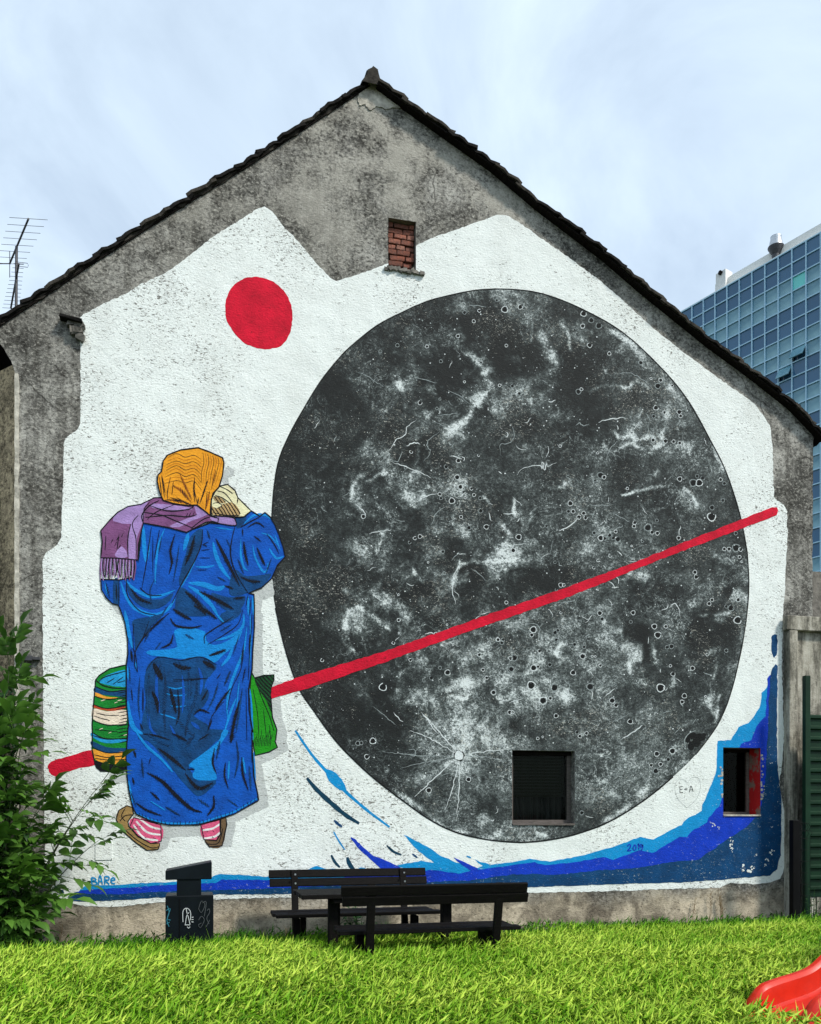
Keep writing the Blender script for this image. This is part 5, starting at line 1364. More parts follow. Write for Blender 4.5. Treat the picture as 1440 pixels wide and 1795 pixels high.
def lathe(m, base, prof_, mat, n_=20):
    for i, (r_, z_) in enumerate(prof_):
        pass
    vv = []
    for r_, z_ in prof_:
        for k in range(n_):
            t = 2 * math.pi * k / n_
            vv.append((base[0] + r_ * math.cos(t), base[1] + r_ * math.sin(t), base[2] + z_))
    m.add(vv, [(i * n_ + k, i * n_ + (k + 1) % n_, (i + 1) * n_ + (k + 1) % n_, (i + 1) * n_ + k) for i in range(len(prof_) - 1) for k in range(n_)], mat)
m = MB(); lathe(m, v0, [(.28, .16), (.28, .5)], M_ALU); m.build('stub', vent, True)
m = MB(); lathe(m, v0, [(.14, .30), (.55, 1.0), (.55, 1.06)], M_ALU); m.build('lower_cone', vent, True)
m = MB(); lathe(m, v0, [(.50, 1.06), (.36, 1.72), (.38, 1.78), (.0, 1.84)], M_STEEL); m.build('upper_cone', vent, True)
v0 = on_roof(1270, 0.6)
hb = tag(empty('roof_housing', v0 + Vector((0, 0, .16))), 'small white plant housing with a dark duct on the office roof', 'roof plant')
m = MB(); m.box(v0 + Vector((0, 0, .85)), (.85, .8, 1.4), M_WHITEP, rotf); m.build('housing', hb)
m = MB(); m.tube([v0 + Vector((-.5, -.2, 1.42)), v0 + Vector((.2, 0, 1.42))], .16, M_TILE, 10, .10); m.build('duct', hb)

# ------------------------------------------------------------------ outbuilding, gate and fence at the right
n = N('stained_cement_render')
st1 = n.noise(3.2, 7, 0.7, n.mapping((2.2, 1, .30))); st2 = n.noise(18, 6, .75)
tt = n.math('ADD', n.math('MULTIPLY', st1, .75), n.math('MULTIPLY', st2, .25))
n.color(n.ramp(tt, [(.36, (.045, .042, .034, 1)), (.46, (.17, .16, .13, 1)), (.53, (.36, .34, .28, 1)), (.64, (.52, .50, .43, 1))]))
n.rough(.95); n.b.inputs['Specular IOR Level'].default_value = .15; relief(n, .8)
M_STAIN = n.mat
ob = tag(empty('outbuilding', (P(1460, 1600).x, 0, 0)), 'dirty cement rendered outbuilding with framed panels beside the gable', 'outbuilding')
xa, xb = P(1385, 1300, -.12).x, P(1385, 1300, -.12).x + 5.0
zt = P(1385, 1080, -.12).z
m = MB(); m.box(((xa + xb) / 2, .05, zt / 2 - .1), (xb - xa, .16, zt + .18), M_STAIN); m.build('wall', ob)
m = MB(); m.box(((xa + xb) / 2 - .02, -.075, zt - .085), (xb - xa + .04, .09, .20), M_STAIN, jit=.006); m.build('top_band', ob, bevel=.01)
wp = P(1400, 1300, -.12).x - xa
for k in range(3):
    m = MB(); m.box((xa + wp / 2 + k * 1.9, -.072, (zt - .19) / 2 - .1), (wp, .085, zt - .19 + .2), M_STAIN, jit=.005); m.build('pilaster', ob, bevel=.01)
m = MB(); m.box(((xa + xb) / 2, 1.28, zt + .03), (xb - xa, 2.3, .06), M_TILE); m.build('flat_roof', ob)
zb2 = P(1432, 1005, .4).z
m = MB(); m.box((P(1424, 1005, .4).x + 2.6, .55, (zb2 + zt) / 2 + .05), (5.2, .2, zb2 - zt - .02), M_MORTAR); m.build('upper_wall', ob)

M_GREEN = plain('dark_green_sheet_metal', (0.0035, 0.024, 0.010, 1), 0.5, 0.3, 3, spec=0.2)
gt = tag(empty('corrugated_gate', (P(1430, 1600, -.4).x, -.4, 0)), 'dark green corrugated metal gate with a taller end post', 'gate')
Yg = -.4
xg0, xg1 = P(1417, 1400, Yg).x, P(1417, 1400, Yg).x + 3.0
zg1, zg0 = P(1425, 1253, Yg).z, P(1425, 1572, Yg).z
m = MB()
prof = []
nz = 17
for k in range(nz):
    z_ = zg0 + (zg1 - zg0) * k / nz; h_ = (zg1 - zg0) / nz
    prof += [(0.0, z_), (0.0, z_ + h_ * .55), (-.030, z_ + h_ * .68), (-.030, z_ + h_ * .88)]
prof.append((0, zg1))
vv = []
for y_, z_ in prof: vv += [(xg0, Yg + y_, z_), (xg1, Yg + y_, z_)]
m.add(vv, [(2 * i, 2 * i + 1, 2 * i + 3, 2 * i + 2) for i in range(len(prof) - 1)], M_GREEN)
o = m.build('corrugated_sheet', gt)
md = o.modifiers.new('thick', 'SOLIDIFY'); md.thickness = .004
zp = P(1413, 1185, Yg).z
solid('post', ((P(1409, 1300, Yg).x + P(1418, 1300, Yg).x) / 2, Yg - .01, zp / 2 - .1), (P(1418, 1300, Yg).x - P(1409, 1300, Yg).x, .07, zp + .2), M_GREEN, gt)
for k in range(26):
    solid('kick_board', (xg0 + .03 + k * .075, Yg + .03 + random.uniform(-.008, .008), zg0 / 2 + random.uniform(-.015, 0)), (.062, .025, zg0), M_STAIN, gt, bevel=.004)
M_BLACKM = plain('black_coated_steel', (0.0035, 0.0035, 0.0038, 1), 0.6, 0.3, 6, spec=0.08)
fp = tag(empty('wire_fence', (P(1394, 1600, -.6).x, -.6, 0)), 'short wire mesh fence panel with a square black post by the house corner', 'fence')
zf = P(1394, 1438, -.6).z
xf0, xf1 = P(1387.5, 1500, -.6).x, P(1400, 1500, -.6).x
solid('post', ((xf0 + xf1) / 2, -.6, zf / 2 - .1), (xf1 - xf0, .085, zf + .2), M_BLACKM, fp)
xw1 = P(1412, 1500, -.6).x + .05
m = MB()
for k in range(4):
    x = xf1 + .03 + k * .05
    zz_ = zf - .03
    m.tube([(x, -.6, 0), (x, -.6, zz_ - .18), (x + .0, -.64, zz_ - .14), (x, -.6, zz_ - .10)], .003, M_BLACKM, 5)
m.build('upright_wire', fp)
m = MB()
for k in range(8):
    z_ = zf - .04 - k * (.10 if k < 2 else .15) - (0 if k < 2 else -.1)
    if z_ > 0: m.tube([(xf1, -.604, z_), (xw1, -.604, z_)], .003, M_BLACKM, 5)
for k in range(5):
    x = xf1 + .01 + k * .035
    m.tube([(x, -.61, zf - .04), (x + .03, -.61, zf - .09), (x, -.61, zf - .14)], .003, M_BLACKM, 5)
m.build('cross_wire', fp)

# ------------------------------------------------------------------ litter bin
Yb = -1.0
M_BIN = plain('dark_blue_black_lacquer', (0.0035, 0.0060, 0.0085, 1), 0.45, 0.35, 4, spec=0.12)
bx0, bx1 = P(290, 1600, Yb).x, P(374.5, 1600, Yb).x
lb = tag(empty('litter_bin', ((bx0 + bx1) / 2, Yb, 0)), 'dark metal litter bin with slanted hood and scribbled tags', 'litter bin')
zb1 = P(332, 1570, Yb).z
bw = bx1 - bx0
zn = P(332, 1542, Yb).z
m = MB(); m.box(((bx0 + bx1) / 2, Yb + .19, zb1 / 2 + .03), (bw, .38, zb1 - .06), M_BIN); m.build('box', lb, bevel=.012)
xs_ = P(315, 1600, Yb).x
solid('door_seam', (xs_, Yb - .002, zb1 / 2 + .03), (.008, .01, zb1 - .12), M_BLACKM, lb, bevel=.001)
xn0, xn1 = P(310, 1555, Yb).x, P(353, 1555, Yb).x
solid('neck', ((xn0 + xn1) / 2, Yb + .19, (zb1 + zn) / 2), (xn1 - xn0, .372, zn - zb1 + .02), M_BIN, lb)
m = MB()
h0, h1 = P(290, 1543, Yb).z, P(371, 1540, Yb).z
t0, t1 = P(290, 1527, Yb).z, P(371, 1511, Yb).z
xh1 = P(371.5, 1525, Yb).x
hv = []
for y_ in (Yb - .01, Yb + .39): hv += [(bx0, y_, h0), (xh1, y_, h0), (xh1, y_, t1), (bx0, y_, t0)]
m.add(hv, [(0, 1, 2, 3), (4, 7, 6, 5), (0, 4, 5, 1), (1, 5, 6, 2), (2, 6, 7, 3), (3, 7, 4, 0)], M_BIN)
m.build('hood', lb, bevel=.008)
solid('foot', ((bx0 + bx1) / 2, Yb + .19, .02), (bw * .5, .2, .06), M_BLACKM, lb)
M_TAGW = plain('white_marker', (0.55, 0.58, 0.58, 1), 0.6, 0.1)
M_TAGT = plain('teal_marker', (0.02, 0.16, 0.22, 1), 0.6, 0.1)
M_TAGG = plain('grey_marker', (0.075, 0.085, 0.09, 1), 0.6, 0.2)
def marks(name, lines, mat, w):
    m = MB()
    for L in lines:
        q = catmull(c1(*L), 4)
        m.tube([P(x, y, Yb - .0065) for x, y in q], w, mat, 4)
    m.build(name, lb)
marks('white_tag', [[(963, 710), (962, 660), (972, 640), (990, 640), (1003, 660), (1002, 700)], [(975, 725), (985, 670), (1000, 722)], [(972, 725), (1000, 725)], [(985, 735), (992, 742), (1000, 735)], [(980, 640), (985, 665), (995, 660)], [(1008, 685), (1018, 684)], [(1008, 697), (1018, 697)], [(1008, 709), (1018, 710)]], M_TAGW, .0045)
marks('teal_tag', [[(880, 625), (890, 660), (878, 700), (890, 735)], [(874, 650), (896, 640), (880, 690), (897, 700)], [(876, 720), (892, 710)]], M_TAGT, .005)
marks('grey_tag', [[(1045, 640), (1060, 600), (1078, 620), (1060, 660), (1045, 640)], [(1065, 610), (1085, 605), (1075, 680)], [(1045, 700), (1060, 680), (1075, 700), (1055, 740), (1045, 725), (1060, 715)], [(1090, 650), (1100, 640), (1103, 660), (1088, 690), (1100, 720)], [(1085, 735), (1103, 700)]], M_TAGG, .0035)

# ------------------------------------------------------------------ benches and table
def bench(xc, ys, facing, label, L=1.8):
    """facing +1: the sitter looks to the wall; -1: to the garden"""
    t = tag(empty('park_bench', (xc, ys, 0)), label, 'bench', 'benches at the picnic table')
    f = facing
    for k, dy in enumerate((-.17, 0.0, .17)):
        solid('seat_plank', (xc + random.uniform(-.03, .03), ys + dy, .445 + random.uniform(-.004, .004)), (L - .02 * k, .145, .038), M_WBLACK, t, random.uniform(-.008, .008))
    yb = ys - f * .27
    lean = -f * .13
    for k, z in enumerate((.762, .860)):
        yy = yb + lean * (z - .45) / .42
        M = Matrix.Rotation(-math.atan2(lean, .42), 3, 'X')
        solid('backrest_plank', (xc + random.uniform(-.02, .02), yy - f * .03, z), (L, .040, .092), M_WBLACK, t, M=M)
    for sx in (-1, 1):
        xs = xc + sx * L * .345
        solid('leg', (xs + sx * .03, ys + f * .06, .2), (.075, .12, .40), M_WBLACK, t)
        solid('leg', (xs - sx * .06, ys - f * .05, .2), (.06, .09, .40), M_WBLACK, t)
        m = MB()
        pa, pb = Vector((xs, yb + .0, .20)), Vector((xs, yb + lean * .49 / .42, .905))
        d_ = (pb - pa)
        M = Matrix.Rotation(-math.atan2(d_.y, d_.z), 3, 'X')
        m.box((pa + pb) / 2, (.075, .05, d_.length), M_WBLACK, M)
        po = m.build('back_post', t, bevel=.005)
        bo = MB()
        for z in (.76, .86):
            yy = yb + lean * (z - .45) / .42 - f * .0 + (-.03 if f > 0 else -.075)
            bo.tube([(xs, yy, z), (xs, yy - .012, z)], .011, M_STEEL, 8)
        bo.build('bolt', po)
    return t
fbx = (P(600, 1560, -2.55).x + P(914, 1560, -2.55).x) / 2
bench(fbx, -2.25, 1, 'black slatted bench with its backrest towards the grass, in front of the table')
bbx = (P(467, 1545, -.5).x + P(757, 1545, -.5).x) / 2
bench(bbx, -.80, -1, 'black slatted bench between the picnic table and the painted wall', 1.86)
tx = P(686, 1570, -1.6).x
t = tag(empty('picnic_table', (tx, -1.58, 0)), 'black wooden picnic table standing between two benches', 'table')
for k in range(4):
    solid('top_plank', (tx + random.uniform(-.02, .02), -1.58 + (k - 1.5) * .17, .735), (1.95, .16, .045), M_WBLACK, t)
for sx in (-1, 1):
    for sy in (-1, 1):
        solid('leg', (tx + sx * .60 + sy * .03, -1.58 + sy * .12, .36), (.095, .10, .72), M_WBLACK, t)
    solid('batten', (tx + sx * .60, -1.58, .69), (.09, .62, .05), M_WBLACK, t)

# ------------------------------------------------------------------ playground slide
n = N('red_glossy_plastic')
n.color(n.mix(n.ramp(n.noise(6, 5, .6), [(.35, 0.), (.7, 1.)]), (0.46, 0.014, 0.004, 1), (0.60, 0.022, 0.006, 1)))
n.rough(0.38); n.b.inputs['Specular IOR Level'].default_value = 0.3
n.b.inputs['Subsurface Weight'].default_value = 0.0
n.bump(n.noise(80, 3), .08, .004)
M_SLIDE = n.mat
sl0 = Q(1352, 1800, 5.95); sl0.z = 0.0
right = Vector((CS, -SN, 0)); fwd = Vector((SN, CS, 0))
ax = (right * .88 + fwd * .47).normalized()           # up the chute
cr = Vector((ax.y, -ax.x, 0))                         # towards the camera
sld = tag(empty('playground_slide', sl0), 'red plastic playground slide with rounded raised sides in the grass', 'slide')
prof_s = [(0.0, .14), (.08, .17), (.3, .215), (.65, .265), (.85, .36), (1.1, .50), (1.5, .80), (1.9, 1.08), (2.2, 1.25), (2.4, 1.30), (2.7, 1.31)]
W2 = .20
sec = []                                             # cross section (offset, height)
for k in range(7): sec.append((-W2 - .045 + .0, .0))
sec = [(-W2 - .062, .02), (-W2 - .068, .10), (-W2 - .062, .150), (-W2 - .040, .172), (-W2 - .012, .172), (-W2 + .008, .150), (-W2 + .016, .09), (-W2 + .030, .025), (-W2 + .06, .004), (0, 0), (W2 - .06, .004), (W2 - .030, .025), (W2 - .016, .09), (W2 - .008, .150), (W2 + .012, .172), (W2 + .040, .172), (W2 + .062, .150), (W2 + .068, .10), (W2 + .062, .02)]
qs = catmull(prof_s, 5)
vv = []
for i, (s_, z_) in enumerate(qs):
    side_k = min(1.0, .25 + s_ / .22)                 # sides rise from the rounded lip
    lip = -.05 * max(0, 1 - s_ / .06)
    for (o_, h_) in sec:
        pnt = sl0 + ax * (s_ - .05 * max(0, 1 - s_ / .1) * abs(o_) / W2 * 0) + cr * o_ + Vector((0, 0, z_ + h_ * (side_k if h_ > .02 else 1) + lip))
        vv.append(tuple(pnt))
K = len(sec)
m = MB(); m.add(vv, [(i * K + j, (i + 1) * K + j, (i + 1) * K + j + 1, i * K + j + 1) for i in range(len(qs) - 1) for j in range(K - 1)], M_SLIDE)
o = m.build('chute', sld, True)
md = o.modifiers.new('thick', 'SOLIDIFY'); md.thickness = .022; md.offset = 0
md = o.modifiers.new('bev', 'BEVEL'); md.width = .006; md.segments = 2; md.limit_method = 'ANGLE'
for s_ in (-1, 1):
    pa = sl0 + ax * 2.75 + cr * s_ * .22; pb = sl0 + ax * 3.15 + cr * s_ * .22
    m = MB(); m.tube([pb, pa + Vector((0, 0, 1.9))], .025, M_STEEL, 8); m.build('ladder_rail', sld, True)
    pc = sl0 + ax * .10 + cr * s_ * .12; m = MB(); m.tube([pc, pc + Vector((0, 0, .16))], .02, M_STEEL, 8); m.build('foot', sld, True)
for k in range(5):
    t = (k + .6) / 6.5
    pa = sl0 + ax * (3.15 - .4 * t) + Vector((0, 0, 1.9 * t))
    m = MB(); m.tube([pa - cr * .22, pa + cr * .22], .018, M_STEEL, 8); m.build('rung', sld, True)

# ------------------------------------------------------------------ television aerial
ta = tag(empty('television_aerial', Q(28, 560, 13.4)), 'rooftop television aerial with stacked rods on a thin dark mast', 'aerial')
rods = []
def yagi(A, B, n_, l0, l1, skip=None):
    boom = MB(); boom.tube([A, B], .014, M_ALU, 6); bo = boom.build('boom', ta)
    e = (right * .99 + fwd * .10).normalized()
    for k in range(n_):
        t = k / (n_ - 1)
        c = A.lerp(B, t); L = l0 + (l1 - l0) * t
        r = MB(); r.tube([c - e * L / 2, c + e * L / 2], .0032, M_ALU, 4); r.build('rod', bo)
    return bo
yagi(Q(50, 383, 13.0), Q(17, 462, 14.0), 8, .54, .42)
yagi(Q(33, 462, 13.1), Q(19, 540, 14.2), 12, .15, .26)
m = MB(); m.tube([Q(28, 600, 13.45), Q(29, 432, 13.45)], .021, M_ALU, 8); m.build('mast', ta)
m = MB(); c = Q(46, 461, 13.2); e = Vector((1, 0, 0))
m.tube([c - e * .14, c + e * .02, c + e * .03 + Vector((0, 0, -.03)), c + e * .02 + Vector((0, 0, -.06)), c - e * .14 + Vector((0, 0, -.06))], .004, M_ALU, 4); m.build('folded_dipole', ta)
m = MB(); m.tube([Q(-2, 462, 13.6), Q(18, 462, 13.6)], .008, M_ALU, 5); m.tube([Q(17, 440, 13.6), Q(17, 486, 13.6)], .006, M_ALU, 5); m.build('small_dipole', ta)

# ------------------------------------------------------------------ utility box by the wall
p0 = P(59, 1655, -.35)
ub = tag(empty('utility_box', (p0.x, -.35, 0)), 'small grey utility box half hidden in grass at the wall foot', 'box')
zz_ = P(59, 1645, -.35).z
m = MB(); m.box((p0.x, -.29, zz_ / 2), (P(77, 1650, -.35).x - P(41, 1650, -.35).x, .12, zz_), M_MORTAR); m.build('cabinet', ub, bevel=.008)
m = MB(); m.box((p0.x, -.29, zz_ + .008), (P(77, 1650, -.35).x - P(41, 1650, -.35).x + .02, .15, .016), M_ALU); m.build('lid', ub)

# ------------------------------------------------------------------ vegetation
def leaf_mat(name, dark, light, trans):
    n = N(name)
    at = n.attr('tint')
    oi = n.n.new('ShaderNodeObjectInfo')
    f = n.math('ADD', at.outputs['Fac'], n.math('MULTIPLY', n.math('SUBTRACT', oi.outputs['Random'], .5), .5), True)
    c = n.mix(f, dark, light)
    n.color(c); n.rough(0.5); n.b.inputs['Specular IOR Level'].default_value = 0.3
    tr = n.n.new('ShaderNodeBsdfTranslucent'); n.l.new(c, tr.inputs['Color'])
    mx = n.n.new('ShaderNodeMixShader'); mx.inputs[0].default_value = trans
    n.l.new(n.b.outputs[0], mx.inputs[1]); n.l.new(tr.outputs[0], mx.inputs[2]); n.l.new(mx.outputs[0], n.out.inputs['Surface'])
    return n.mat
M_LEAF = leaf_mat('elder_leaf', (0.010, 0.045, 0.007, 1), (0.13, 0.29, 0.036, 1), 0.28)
M_WEED = leaf_mat('weed_leaf', (0.010, 0.040, 0.010, 1), (0.040, 0.110, 0.020, 1), 0.2)
M_LEAFSTEM = plain('green_stem', (0.030, 0.045, 0.016, 1), 0.8, 0.4, 20)
M_BARK = plain('grey_brown_bark', (0.045, 0.036, 0.026, 1), 0.9, 0.4, 20, 0.5)
M_DRY = plain('dry_stalk', (0.20, 0.14, 0.07, 1), 0.9, 0.3)

def leaflet(vv, ff, base, d, up, L, W):
    d = d.normalized(); s = d.cross(up).normalized(); nrm = s.cross(d)
    b = len(vv)
    for t, w, dz in ((0, .04, 0), (.3, .85, .05), (.58, .95, .03), (.85, .4, -.06), (1.0, 0.02, -.14)):
        c = base + d * L * t + nrm * L * dz
        vv += [c + s * W * w / 2 + nrm * W * .16 * w, c, c - s * W * w / 2 + nrm * W * .16 * w]
    for i in range(4):
        a = b + 3 * i
        ff += [(a, a + 1, a + 4, a + 3), (a + 1, a + 2, a + 5, a + 4)]
def compound_leaf(seed, npair=3, L=.155, mat=None):
    r = random.Random(seed)
    vv, ff = [], []
    up = Vector((0, 0, 1))
    tot = .30
    for k in range(npair):
        t = .38 + .5 * k / npair
        c = Vector((tot * t, 0, -.05 * t * t))
        for s in (-1, 1):
            leaflet(vv, ff, c, Vector((.55, s * .9, -.28 + r.uniform(-.15, .15))), up, L * r.uniform(.75, 1.15), L * .50)
    leaflet(vv, ff, Vector((tot * .9, 0, -.045)), Vector((1, 0, -.4)), up, L * 1.15, L * .46)
    m = MB(); m.add(vv, ff, mat or M_LEAF)
    m.tube([(0, 0, 0), (tot * .5, 0, -.012), (tot * .92, 0, -.045)], .003, M_LEAF, 4)
    me = m.mesh('leaf')
    at_ = me.attributes.new('tint', 'FLOAT', 'POINT')
    at_.data.foreach_set('value', np.full(len(me.vertices), .5, np.float32))
    me.polygons.foreach_set('use_smooth', [True] * len(me.polygons))
    return me
LEAVES = [compound_leaf(s, 2 + s % 2) for s in range(5)]
sh_base = P(15, 1665, -.75); sh_base.z = 0
shrub = tag(empty('elder_shrub', sh_base), 'leafy dark green elder shrub spilling over the wall corner', 'shrub')
tips = [((18, 1150), -.7), ((-8, 1170), -.5), ((48, 1255), -.8), ((30, 1310), -1.0), ((30, 1200), -.6), ((178, 1372), -.75), ((160, 1402), -.65), ((172, 1474), -.70), ((60, 1480), -1.05), ((75, 1580), -.95), ((20, 1400), -1.2), ((-15, 1330), -1.1),
        ((-30, 1450), -1.2), ((30, 1530), -1.2), ((-20, 1560), -1.2), ((10, 1270), -1.0), ((65, 1420), -.8), ((20, 1610), -1.1), ((-60, 1250), -.9), ((-70, 1400), -1.0), ((50, 1560), -1.0), ((0, 1480), -1.1), ((70, 1545), -.8)]
stems = MB()
nleaf = 0
up = Vector((0, 0, 1))
def place_leaf(c, dirv, sc):
    global nleaf
    o = link('leaf', random.choice(LEAVES), shrub)
    xq = dirv.normalized()
    side = up.cross(xq).normalized()
    nz_ = xq.cross(side)
    M = Matrix((xq, side, nz_)).transposed().to_4x4()
    o.matrix_parent_inverse = WORLD_LOC[shrub.name].inverted()
    o.matrix_basis = Matrix.Translation(c) @ M @ Matrix.Rotation(random.uniform(-.4, .4), 4, 'X') @ Matrix.Scale(sc, 4)
    nleaf += 1
for (tp, yy) in tips:
    T = P(tp[0], tp[1], yy)
    B = sh_base + Vector((random.uniform(-.1, .1), random.uniform(-.1, .1), 0))
    mid_ = B.lerp(T, .5) + Vector((-.14, 0, .12 + .1 * random.random()))
    pts = []
    for k in range(13):
        t = k / 12
        pts.append(B * (1 - t) ** 2 + mid_ * 2 * t * (1 - t) + T * t * t)
    stems.tube(pts, .013, M_LEAFSTEM, 6, .0025)
    L = (T - B).length
    nn_ = max(7, int(L * 7))
    for k in range(nn_):
        t = .22 + .78 * k / (nn_ - 1)
        if t < .5 and random.random() < .25: continue
        c = B * (1 - t) ** 2 + mid_ * 2 * t * (1 - t) + T * t * t
        tang = ((T - mid_) * t + (mid_ - B) * (1 - t)).normalized()
        az = k * 2.4 + random.uniform(-.5, .5)
        sd = tang.orthogonal().normalized(); sd2 = tang.cross(sd)
        dv = tang * .55 + (sd * math.cos(az) + sd2 * math.sin(az)) * .8 + Vector((.05, -.25, -.1))
        if k >= nn_ - 2: dv = tang + Vector((random.uniform(-.3, .3), -.2, -.1))
        place_leaf(c, dv, random.uniform(.8, 1.35))
stems.build('stem', shrub, True)
# dense inner leaves nobody could count
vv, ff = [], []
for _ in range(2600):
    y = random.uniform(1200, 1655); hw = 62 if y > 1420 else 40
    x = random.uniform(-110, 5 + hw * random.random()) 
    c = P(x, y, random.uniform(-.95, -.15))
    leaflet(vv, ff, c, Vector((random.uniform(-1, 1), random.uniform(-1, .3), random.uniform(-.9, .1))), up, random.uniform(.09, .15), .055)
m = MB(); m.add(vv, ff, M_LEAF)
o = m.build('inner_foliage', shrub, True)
at_ = o.data.attributes.new('tint', 'FLOAT', 'POINT'); at_.data.foreach_set('value', np.full(len(o.data.vertices), .05, np.float32))  # same leaf, tinted near black: deep shade inside the shrub as colour
tag(o, kind='stuff')

# weeds at the foot of the wall
def weed(px_, py_top, Y, nlf, label, spread=.2, name='weed_plant', big=.09):
    b = P(px_, 1660, Y); b.z = 0
    top = P(px_, py_top, Y).z
    w = tag(empty(name, b), label, 'weed')
    st = MB(); vv, ff = [], []
    for k in range(max(3, nlf // 7)):
        tpt = b + Vector((random.uniform(-spread, spread), random.uniform(-spread, spread) * .6, top * random.uniform(.6, 1)))
        st.tube([b, b.lerp(tpt, .5) + Vector((0, 0, .04)), tpt], .005, M_WEED, 5, .002)
        for q in range(7):
            t = .25 + .75 * q / 6
            leaflet(vv, ff, b.lerp(tpt, t), Vector((random.uniform(-1, 1), random.uniform(-1, 1), random.uniform(-.2, .4))), up, big * random.uniform(.7, 1.2), big * .55)
    so = st.build('stem', w)
    m = MB(); m.add(vv, ff, M_WEED); o = m.build('foliage', w, True)
    for ob_ in (o, so):
        at_ = ob_.data.attributes.new('tint', 'FLOAT', 'POINT'); at_.data.foreach_set('value', RNG.uniform(.1, .9, len(ob_.data.vertices)).astype(np.float32))
weed(628, 1588, -.32, 80, 'tall dark leafy weed growing under the picnic table', .26)
weed(700, 1630, -.3, 40, 'low leafy weed against the wall behind the bench legs', .3)
weed(885, 1630, -.3, 50, 'spreading broad leaved weed beside the end of the front bench', .3)
weed(1425, 1545, -.6, 40, 'pale small leaved weed climbing at the foot of the green gate', .12, big=.05)
weed(1412, 1590, -.7, 50, 'low green weed at the foot of the black fence post', .3, big=.07)
weed(295, 1632, -1.05, 30, 'low weed hugging the corner of the litter bin', .08, big=.05)
def stalks(px_, py, Y, label, n_=4):
    b = P(px_, 1640, Y); b.z = 0
    w = tag(empty('dry_stalk', b), label, 'weed')
    for k in range(n_):
        z_ = P(px_, py, Y).z * random.uniform(.55, 1)
        tpt = b + Vector((random.uniform(-.08, .08), 0, z_))
        m = MB(); m.tube([b + Vector((random.uniform(-.04, .04), 0, 0)), b.lerp(tpt, .5) + Vector((random.uniform(-.02, .02), 0, 0)), tpt], .004, M_DRY, 5, .0015)
        for q in range(5):
            c = b.lerp(tpt, .5 + .1 * q); m.tube([c, c + Vector((random.uniform(-.05, .05), random.uniform(-.03, .03), .05))], .002, M_DRY, 4)
        m.build('stalk', w)
stalks(1268, 1553, -.06, 'bushy dry brown stalk against the plinth right of the date', 6)
stalks(1216, 1566, -.05, 'single thin dry stem standing against the plinth', 2)
stalks(1245, 1552, -.05, 'long slanting dry stem leaning on the plinth', 2)
stalks(108, 1616, -.05, 'thin pale dry stem at the plinth by the utility box', 2)
stalks(505, 1626, -.3, 'short dry brown stem left of the bench seat', 3)

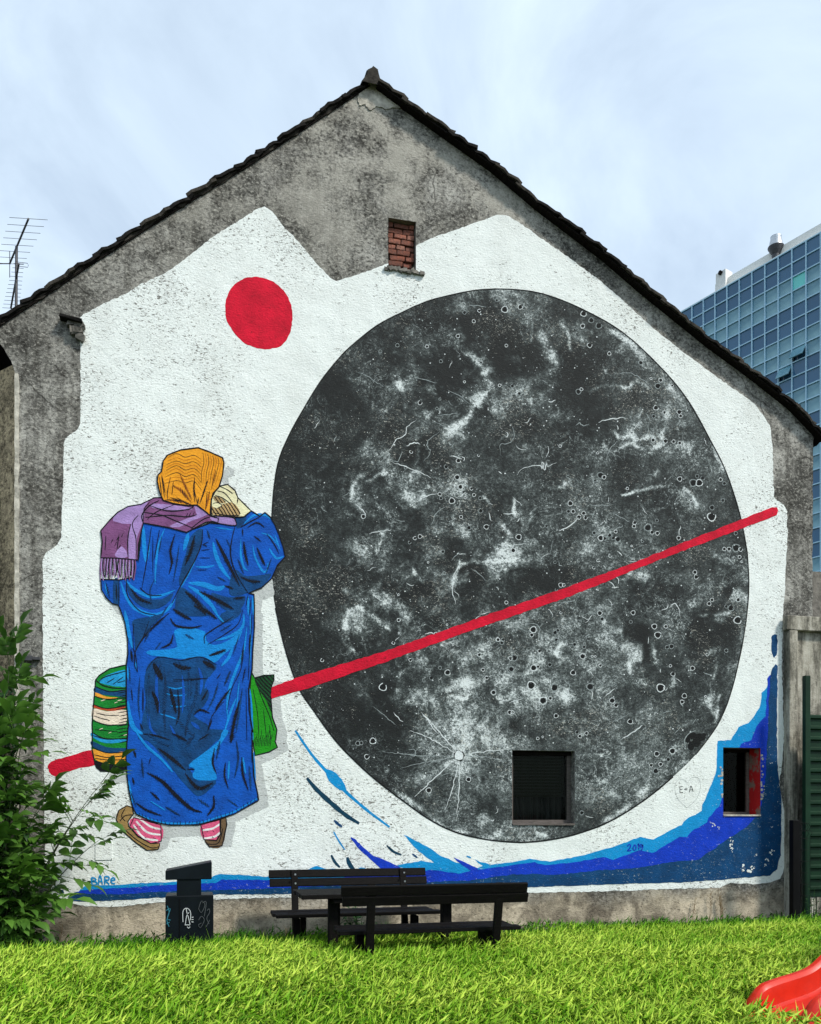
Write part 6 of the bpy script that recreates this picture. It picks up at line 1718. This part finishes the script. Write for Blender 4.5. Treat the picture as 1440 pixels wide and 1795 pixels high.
# grass: blades and nodding barley heads, denser where it is near
n = N('meadow_grass')
at = n.attr('tint')
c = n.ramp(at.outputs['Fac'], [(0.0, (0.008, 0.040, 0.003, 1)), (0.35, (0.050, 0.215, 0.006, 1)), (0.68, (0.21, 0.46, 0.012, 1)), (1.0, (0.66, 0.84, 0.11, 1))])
n.color(c); n.rough(0.55); n.b.inputs['Specular IOR Level'].default_value = 0.25
tr = n.n.new('ShaderNodeBsdfTranslucent'); n.l.new(c, tr.inputs['Color'])
mx = n.n.new('ShaderNodeMixShader'); mx.inputs[0].default_value = .40
n.l.new(n.b.outputs[0], mx.inputs[1]); n.l.new(tr.outputs[0], mx.inputs[2]); n.l.new(mx.outputs[0], n.out.inputs['Surface'])
M_GRASS = n.mat
def grass_field(nb, nh):
    def scatter(k):
        k2 = int(k * 1.6)
        x = RNG.uniform(-6.5, 10.5, k2); y = -RNG.uniform(0.02, 6.3, k2)
        # thin out where the photograph cannot see
        dx, dy = x, y + D
        zc = dx * SN + dy * CS; uu = (dx * CS - dy * SN) / zc
        vis = (np.abs(uu) < .52)
        keep = vis | (RNG.random(k2) < .28)
        x, y = x[keep], y[keep]
        qx, qy = x - sl0.x, y - sl0.y                    # nothing grows through the slide
        al, ac = qx * ax.x + qy * ax.y, qx * cr.x + qy * cr.y
        ok = ~((al > -.30) & (al < 1.6) & (ac > -.29) & (ac < 1.1))
        x, y = x[ok], y[ok]
        return x[:k], y[:k]
    x, y = scatter(nb)
    k = len(x)
    patch = np.clip(.5 + (fbm(x * 100 + 3000, y * 100 + 3000, 110, 5, 5) - .5) * 1.5, 0, 1)
    nearwall = np.clip((-y - .15) / 1.1, 0, 1)
    tall = np.clip((-y - .1) / 3.4, 0, 1) ** .8
    h = RNG.uniform(.13, .36, k) * (.62 + .6 * patch) * (.42 + .58 * tall)
    h0 = h.copy()
    az = RNG.uniform(0, 2 * np.pi, k); ln = RNG.uniform(.08, .62, k) * h
    wd = RNG.uniform(.0020, .0046, k)
    clump = fbm(x * 100 + 7000, y * 100 + 3000, 24, 15, 3)
    fa = RNG.uniform(0, np.pi, k)
    sx, sy = np.cos(fa) * wd, np.sin(fa) * wd
    V = np.zeros((k, 5, 3))
    for i, (t, b_) in enumerate(((0, 0), (.55, .3))):
        cx_, cy_ = x + np.cos(az) * ln * b_, y + np.sin(az) * ln * b_
        w_ = 1.0 if i == 0 else .8
        V[:, 2 * i] = np.stack([cx_ - sx * w_, cy_ - sy * w_, h * t], 1); V[:, 2 * i + 1] = np.stack([cx_ + sx * w_, cy_ + sy * w_, h * t], 1)
    V[:, 4] = np.stack([x + np.cos(az) * ln, y + np.sin(az) * ln, h * .97], 1)
    h = h * np.where(clump > .56, 1 + 2.2 * (clump - .56) * 2.5 * (1 - tall), 1)
    V[:, 2:, 2] *= (h / h0)[:, None]
    tint = np.clip(.19 + .55 * (patch - .5) + .95 * (clump - .5) + RNG.normal(0, .16, k), 0, .85)[:, None] * np.array([.55, .55, 1.0, 1.0, 1.15])[None]
    tint *= (.18 + .82 * np.clip((-y - .25 + .9 * (patch - .5)) / 2.0, 0, 1) ** .8)[:, None]  # shaded strip along the wall foot, put into the blade colour
    base = (np.arange(k) * 5)[:, None]
    q = base + np.array([0, 1, 3, 2]); t3 = base + np.array([2, 3, 4])
    # heads
    hx, hy = scatter(nh)
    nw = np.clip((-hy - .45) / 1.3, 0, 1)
    keep = RNG.random(len(hx)) < (.10 + .9 * nw)
    hx, hy, nw = hx[keep], hy[keep], nw[keep]
    kh = len(hx)
    hp = fbm(hx * 100 + 3000, hy * 100 + 3000, 90, 5, 4)
    hh = RNG.uniform(.20, .35, kh) * (.72 + .5 * hp) * (.45 + .55 * np.clip((-hy - .1) / 3.4, 0, 1) ** .8)
    ha = RNG.normal(.4, 1.3, kh); up_ = RNG.uniform(.25, .96, kh)
    L = RNG.uniform(.06, .11, kh); R = RNG.uniform(.0050, .0088, kh)
    dx, dy, dz = np.cos(ha) * np.sqrt(1 - up_ ** 2), np.sin(ha) * np.sqrt(1 - up_ ** 2), up_
    dv = np.stack([dx, dy, dz], 1)
    s1 = np.stack([-np.sin(ha), np.cos(ha), np.zeros(kh)], 1); s2 = np.cross(dv, s1)
    b0 = np.stack([hx, hy, hh], 1)
    HV = np.zeros((kh, 11, 3))
    HV[:, 0] = b0
    for i, (t, r_) in enumerate(((.35, 1.0), (.8, .8))):
        c_ = b0 + dv * (L * t)[:, None] - np.array([0, 0, 1]) * (L * .25 * t * t)[:, None]
        HV[:, 1 + 3 * i] = c_ + s1 * (R * r_)[:, None]
        HV[:, 2 + 3 * i] = c_ - s1 * (R * r_ * .5)[:, None] + s2 * (R * r_ * .87)[:, None]
        HV[:, 3 + 3 * i] = c_ - s1 * (R * r_ * .5)[:, None] - s2 * (R * r_ * .87)[:, None]
    HV[:, 7] = b0 + dv * (L * 1.35)[:, None] - np.array([0, 0, 1]) * (L * .5)[:, None]
    HV[:, 8] = np.stack([hx - dx * .06 - .0022, hy - dy * .06, np.zeros(kh) + .04], 1); HV[:, 9] = HV[:, 8] + np.array([.0044, 0, 0])
    HV[:, 10] = b0 + dv * (L * .5)[:, None] + s1 * (R * 2.4)[:, None] + dv * (L * .8)[:, None]
    ht = np.clip(.80 + .5 * (hp - .5) + RNG.normal(0, .11, kh), .4, 1)[:, None] * np.ones((1, 11)); ht[:, 8:10] = .35
    ht *= (.34 + .66 * nw)[:, None]  # heads darkened by colour too, for the shade near the wall
    hb_ = (np.arange(kh) * 11 + k * 5)[:, None]
    tr_ = [[0, 1, 2], [0, 2, 3], [0, 3, 1], [4, 5, 7], [5, 6, 7], [6, 4, 7], [8, 9, 0], [1, 4, 10]]
    qd = [[1, 4, 5, 2], [2, 5, 6, 3], [3, 6, 4, 1]]
    verts = np.vstack([V.reshape(-1, 3), HV.reshape(-1, 3)])
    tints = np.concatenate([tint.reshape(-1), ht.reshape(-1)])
    quads_ = np.vstack([q] + [hb_ + np.array(a_) for a_ in qd]); tris_ = np.vstack([t3] + [hb_ + np.array(a_) for a_ in tr_])
    me = bpy.data.meshes.new('grass')
    nq, nt = len(quads_), len(tris_)
    me.vertices.add(len(verts)); me.vertices.foreach_set('co', verts.astype(np.float32).ravel())
    me.loops.add(nq * 4 + nt * 3); me.loops.foreach_set('vertex_index', np.concatenate([quads_.ravel(), tris_.ravel()]).astype(np.int32))
    me.polygons.add(nq + nt)
    me.polygons.foreach_set('loop_start', np.concatenate([np.arange(nq) * 4, nq * 4 + np.arange(nt) * 3]).astype(np.int32))
    me.update(calc_edges=True)
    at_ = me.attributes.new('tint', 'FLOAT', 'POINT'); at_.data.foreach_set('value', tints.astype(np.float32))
    me.materials.append(M_GRASS)
    o = bpy.data.objects.new('grass', me); COL.objects.link(o)
    return tag(o, 'long sunlit meadow grass with nodding barley heads', 'grass', kind='stuff')
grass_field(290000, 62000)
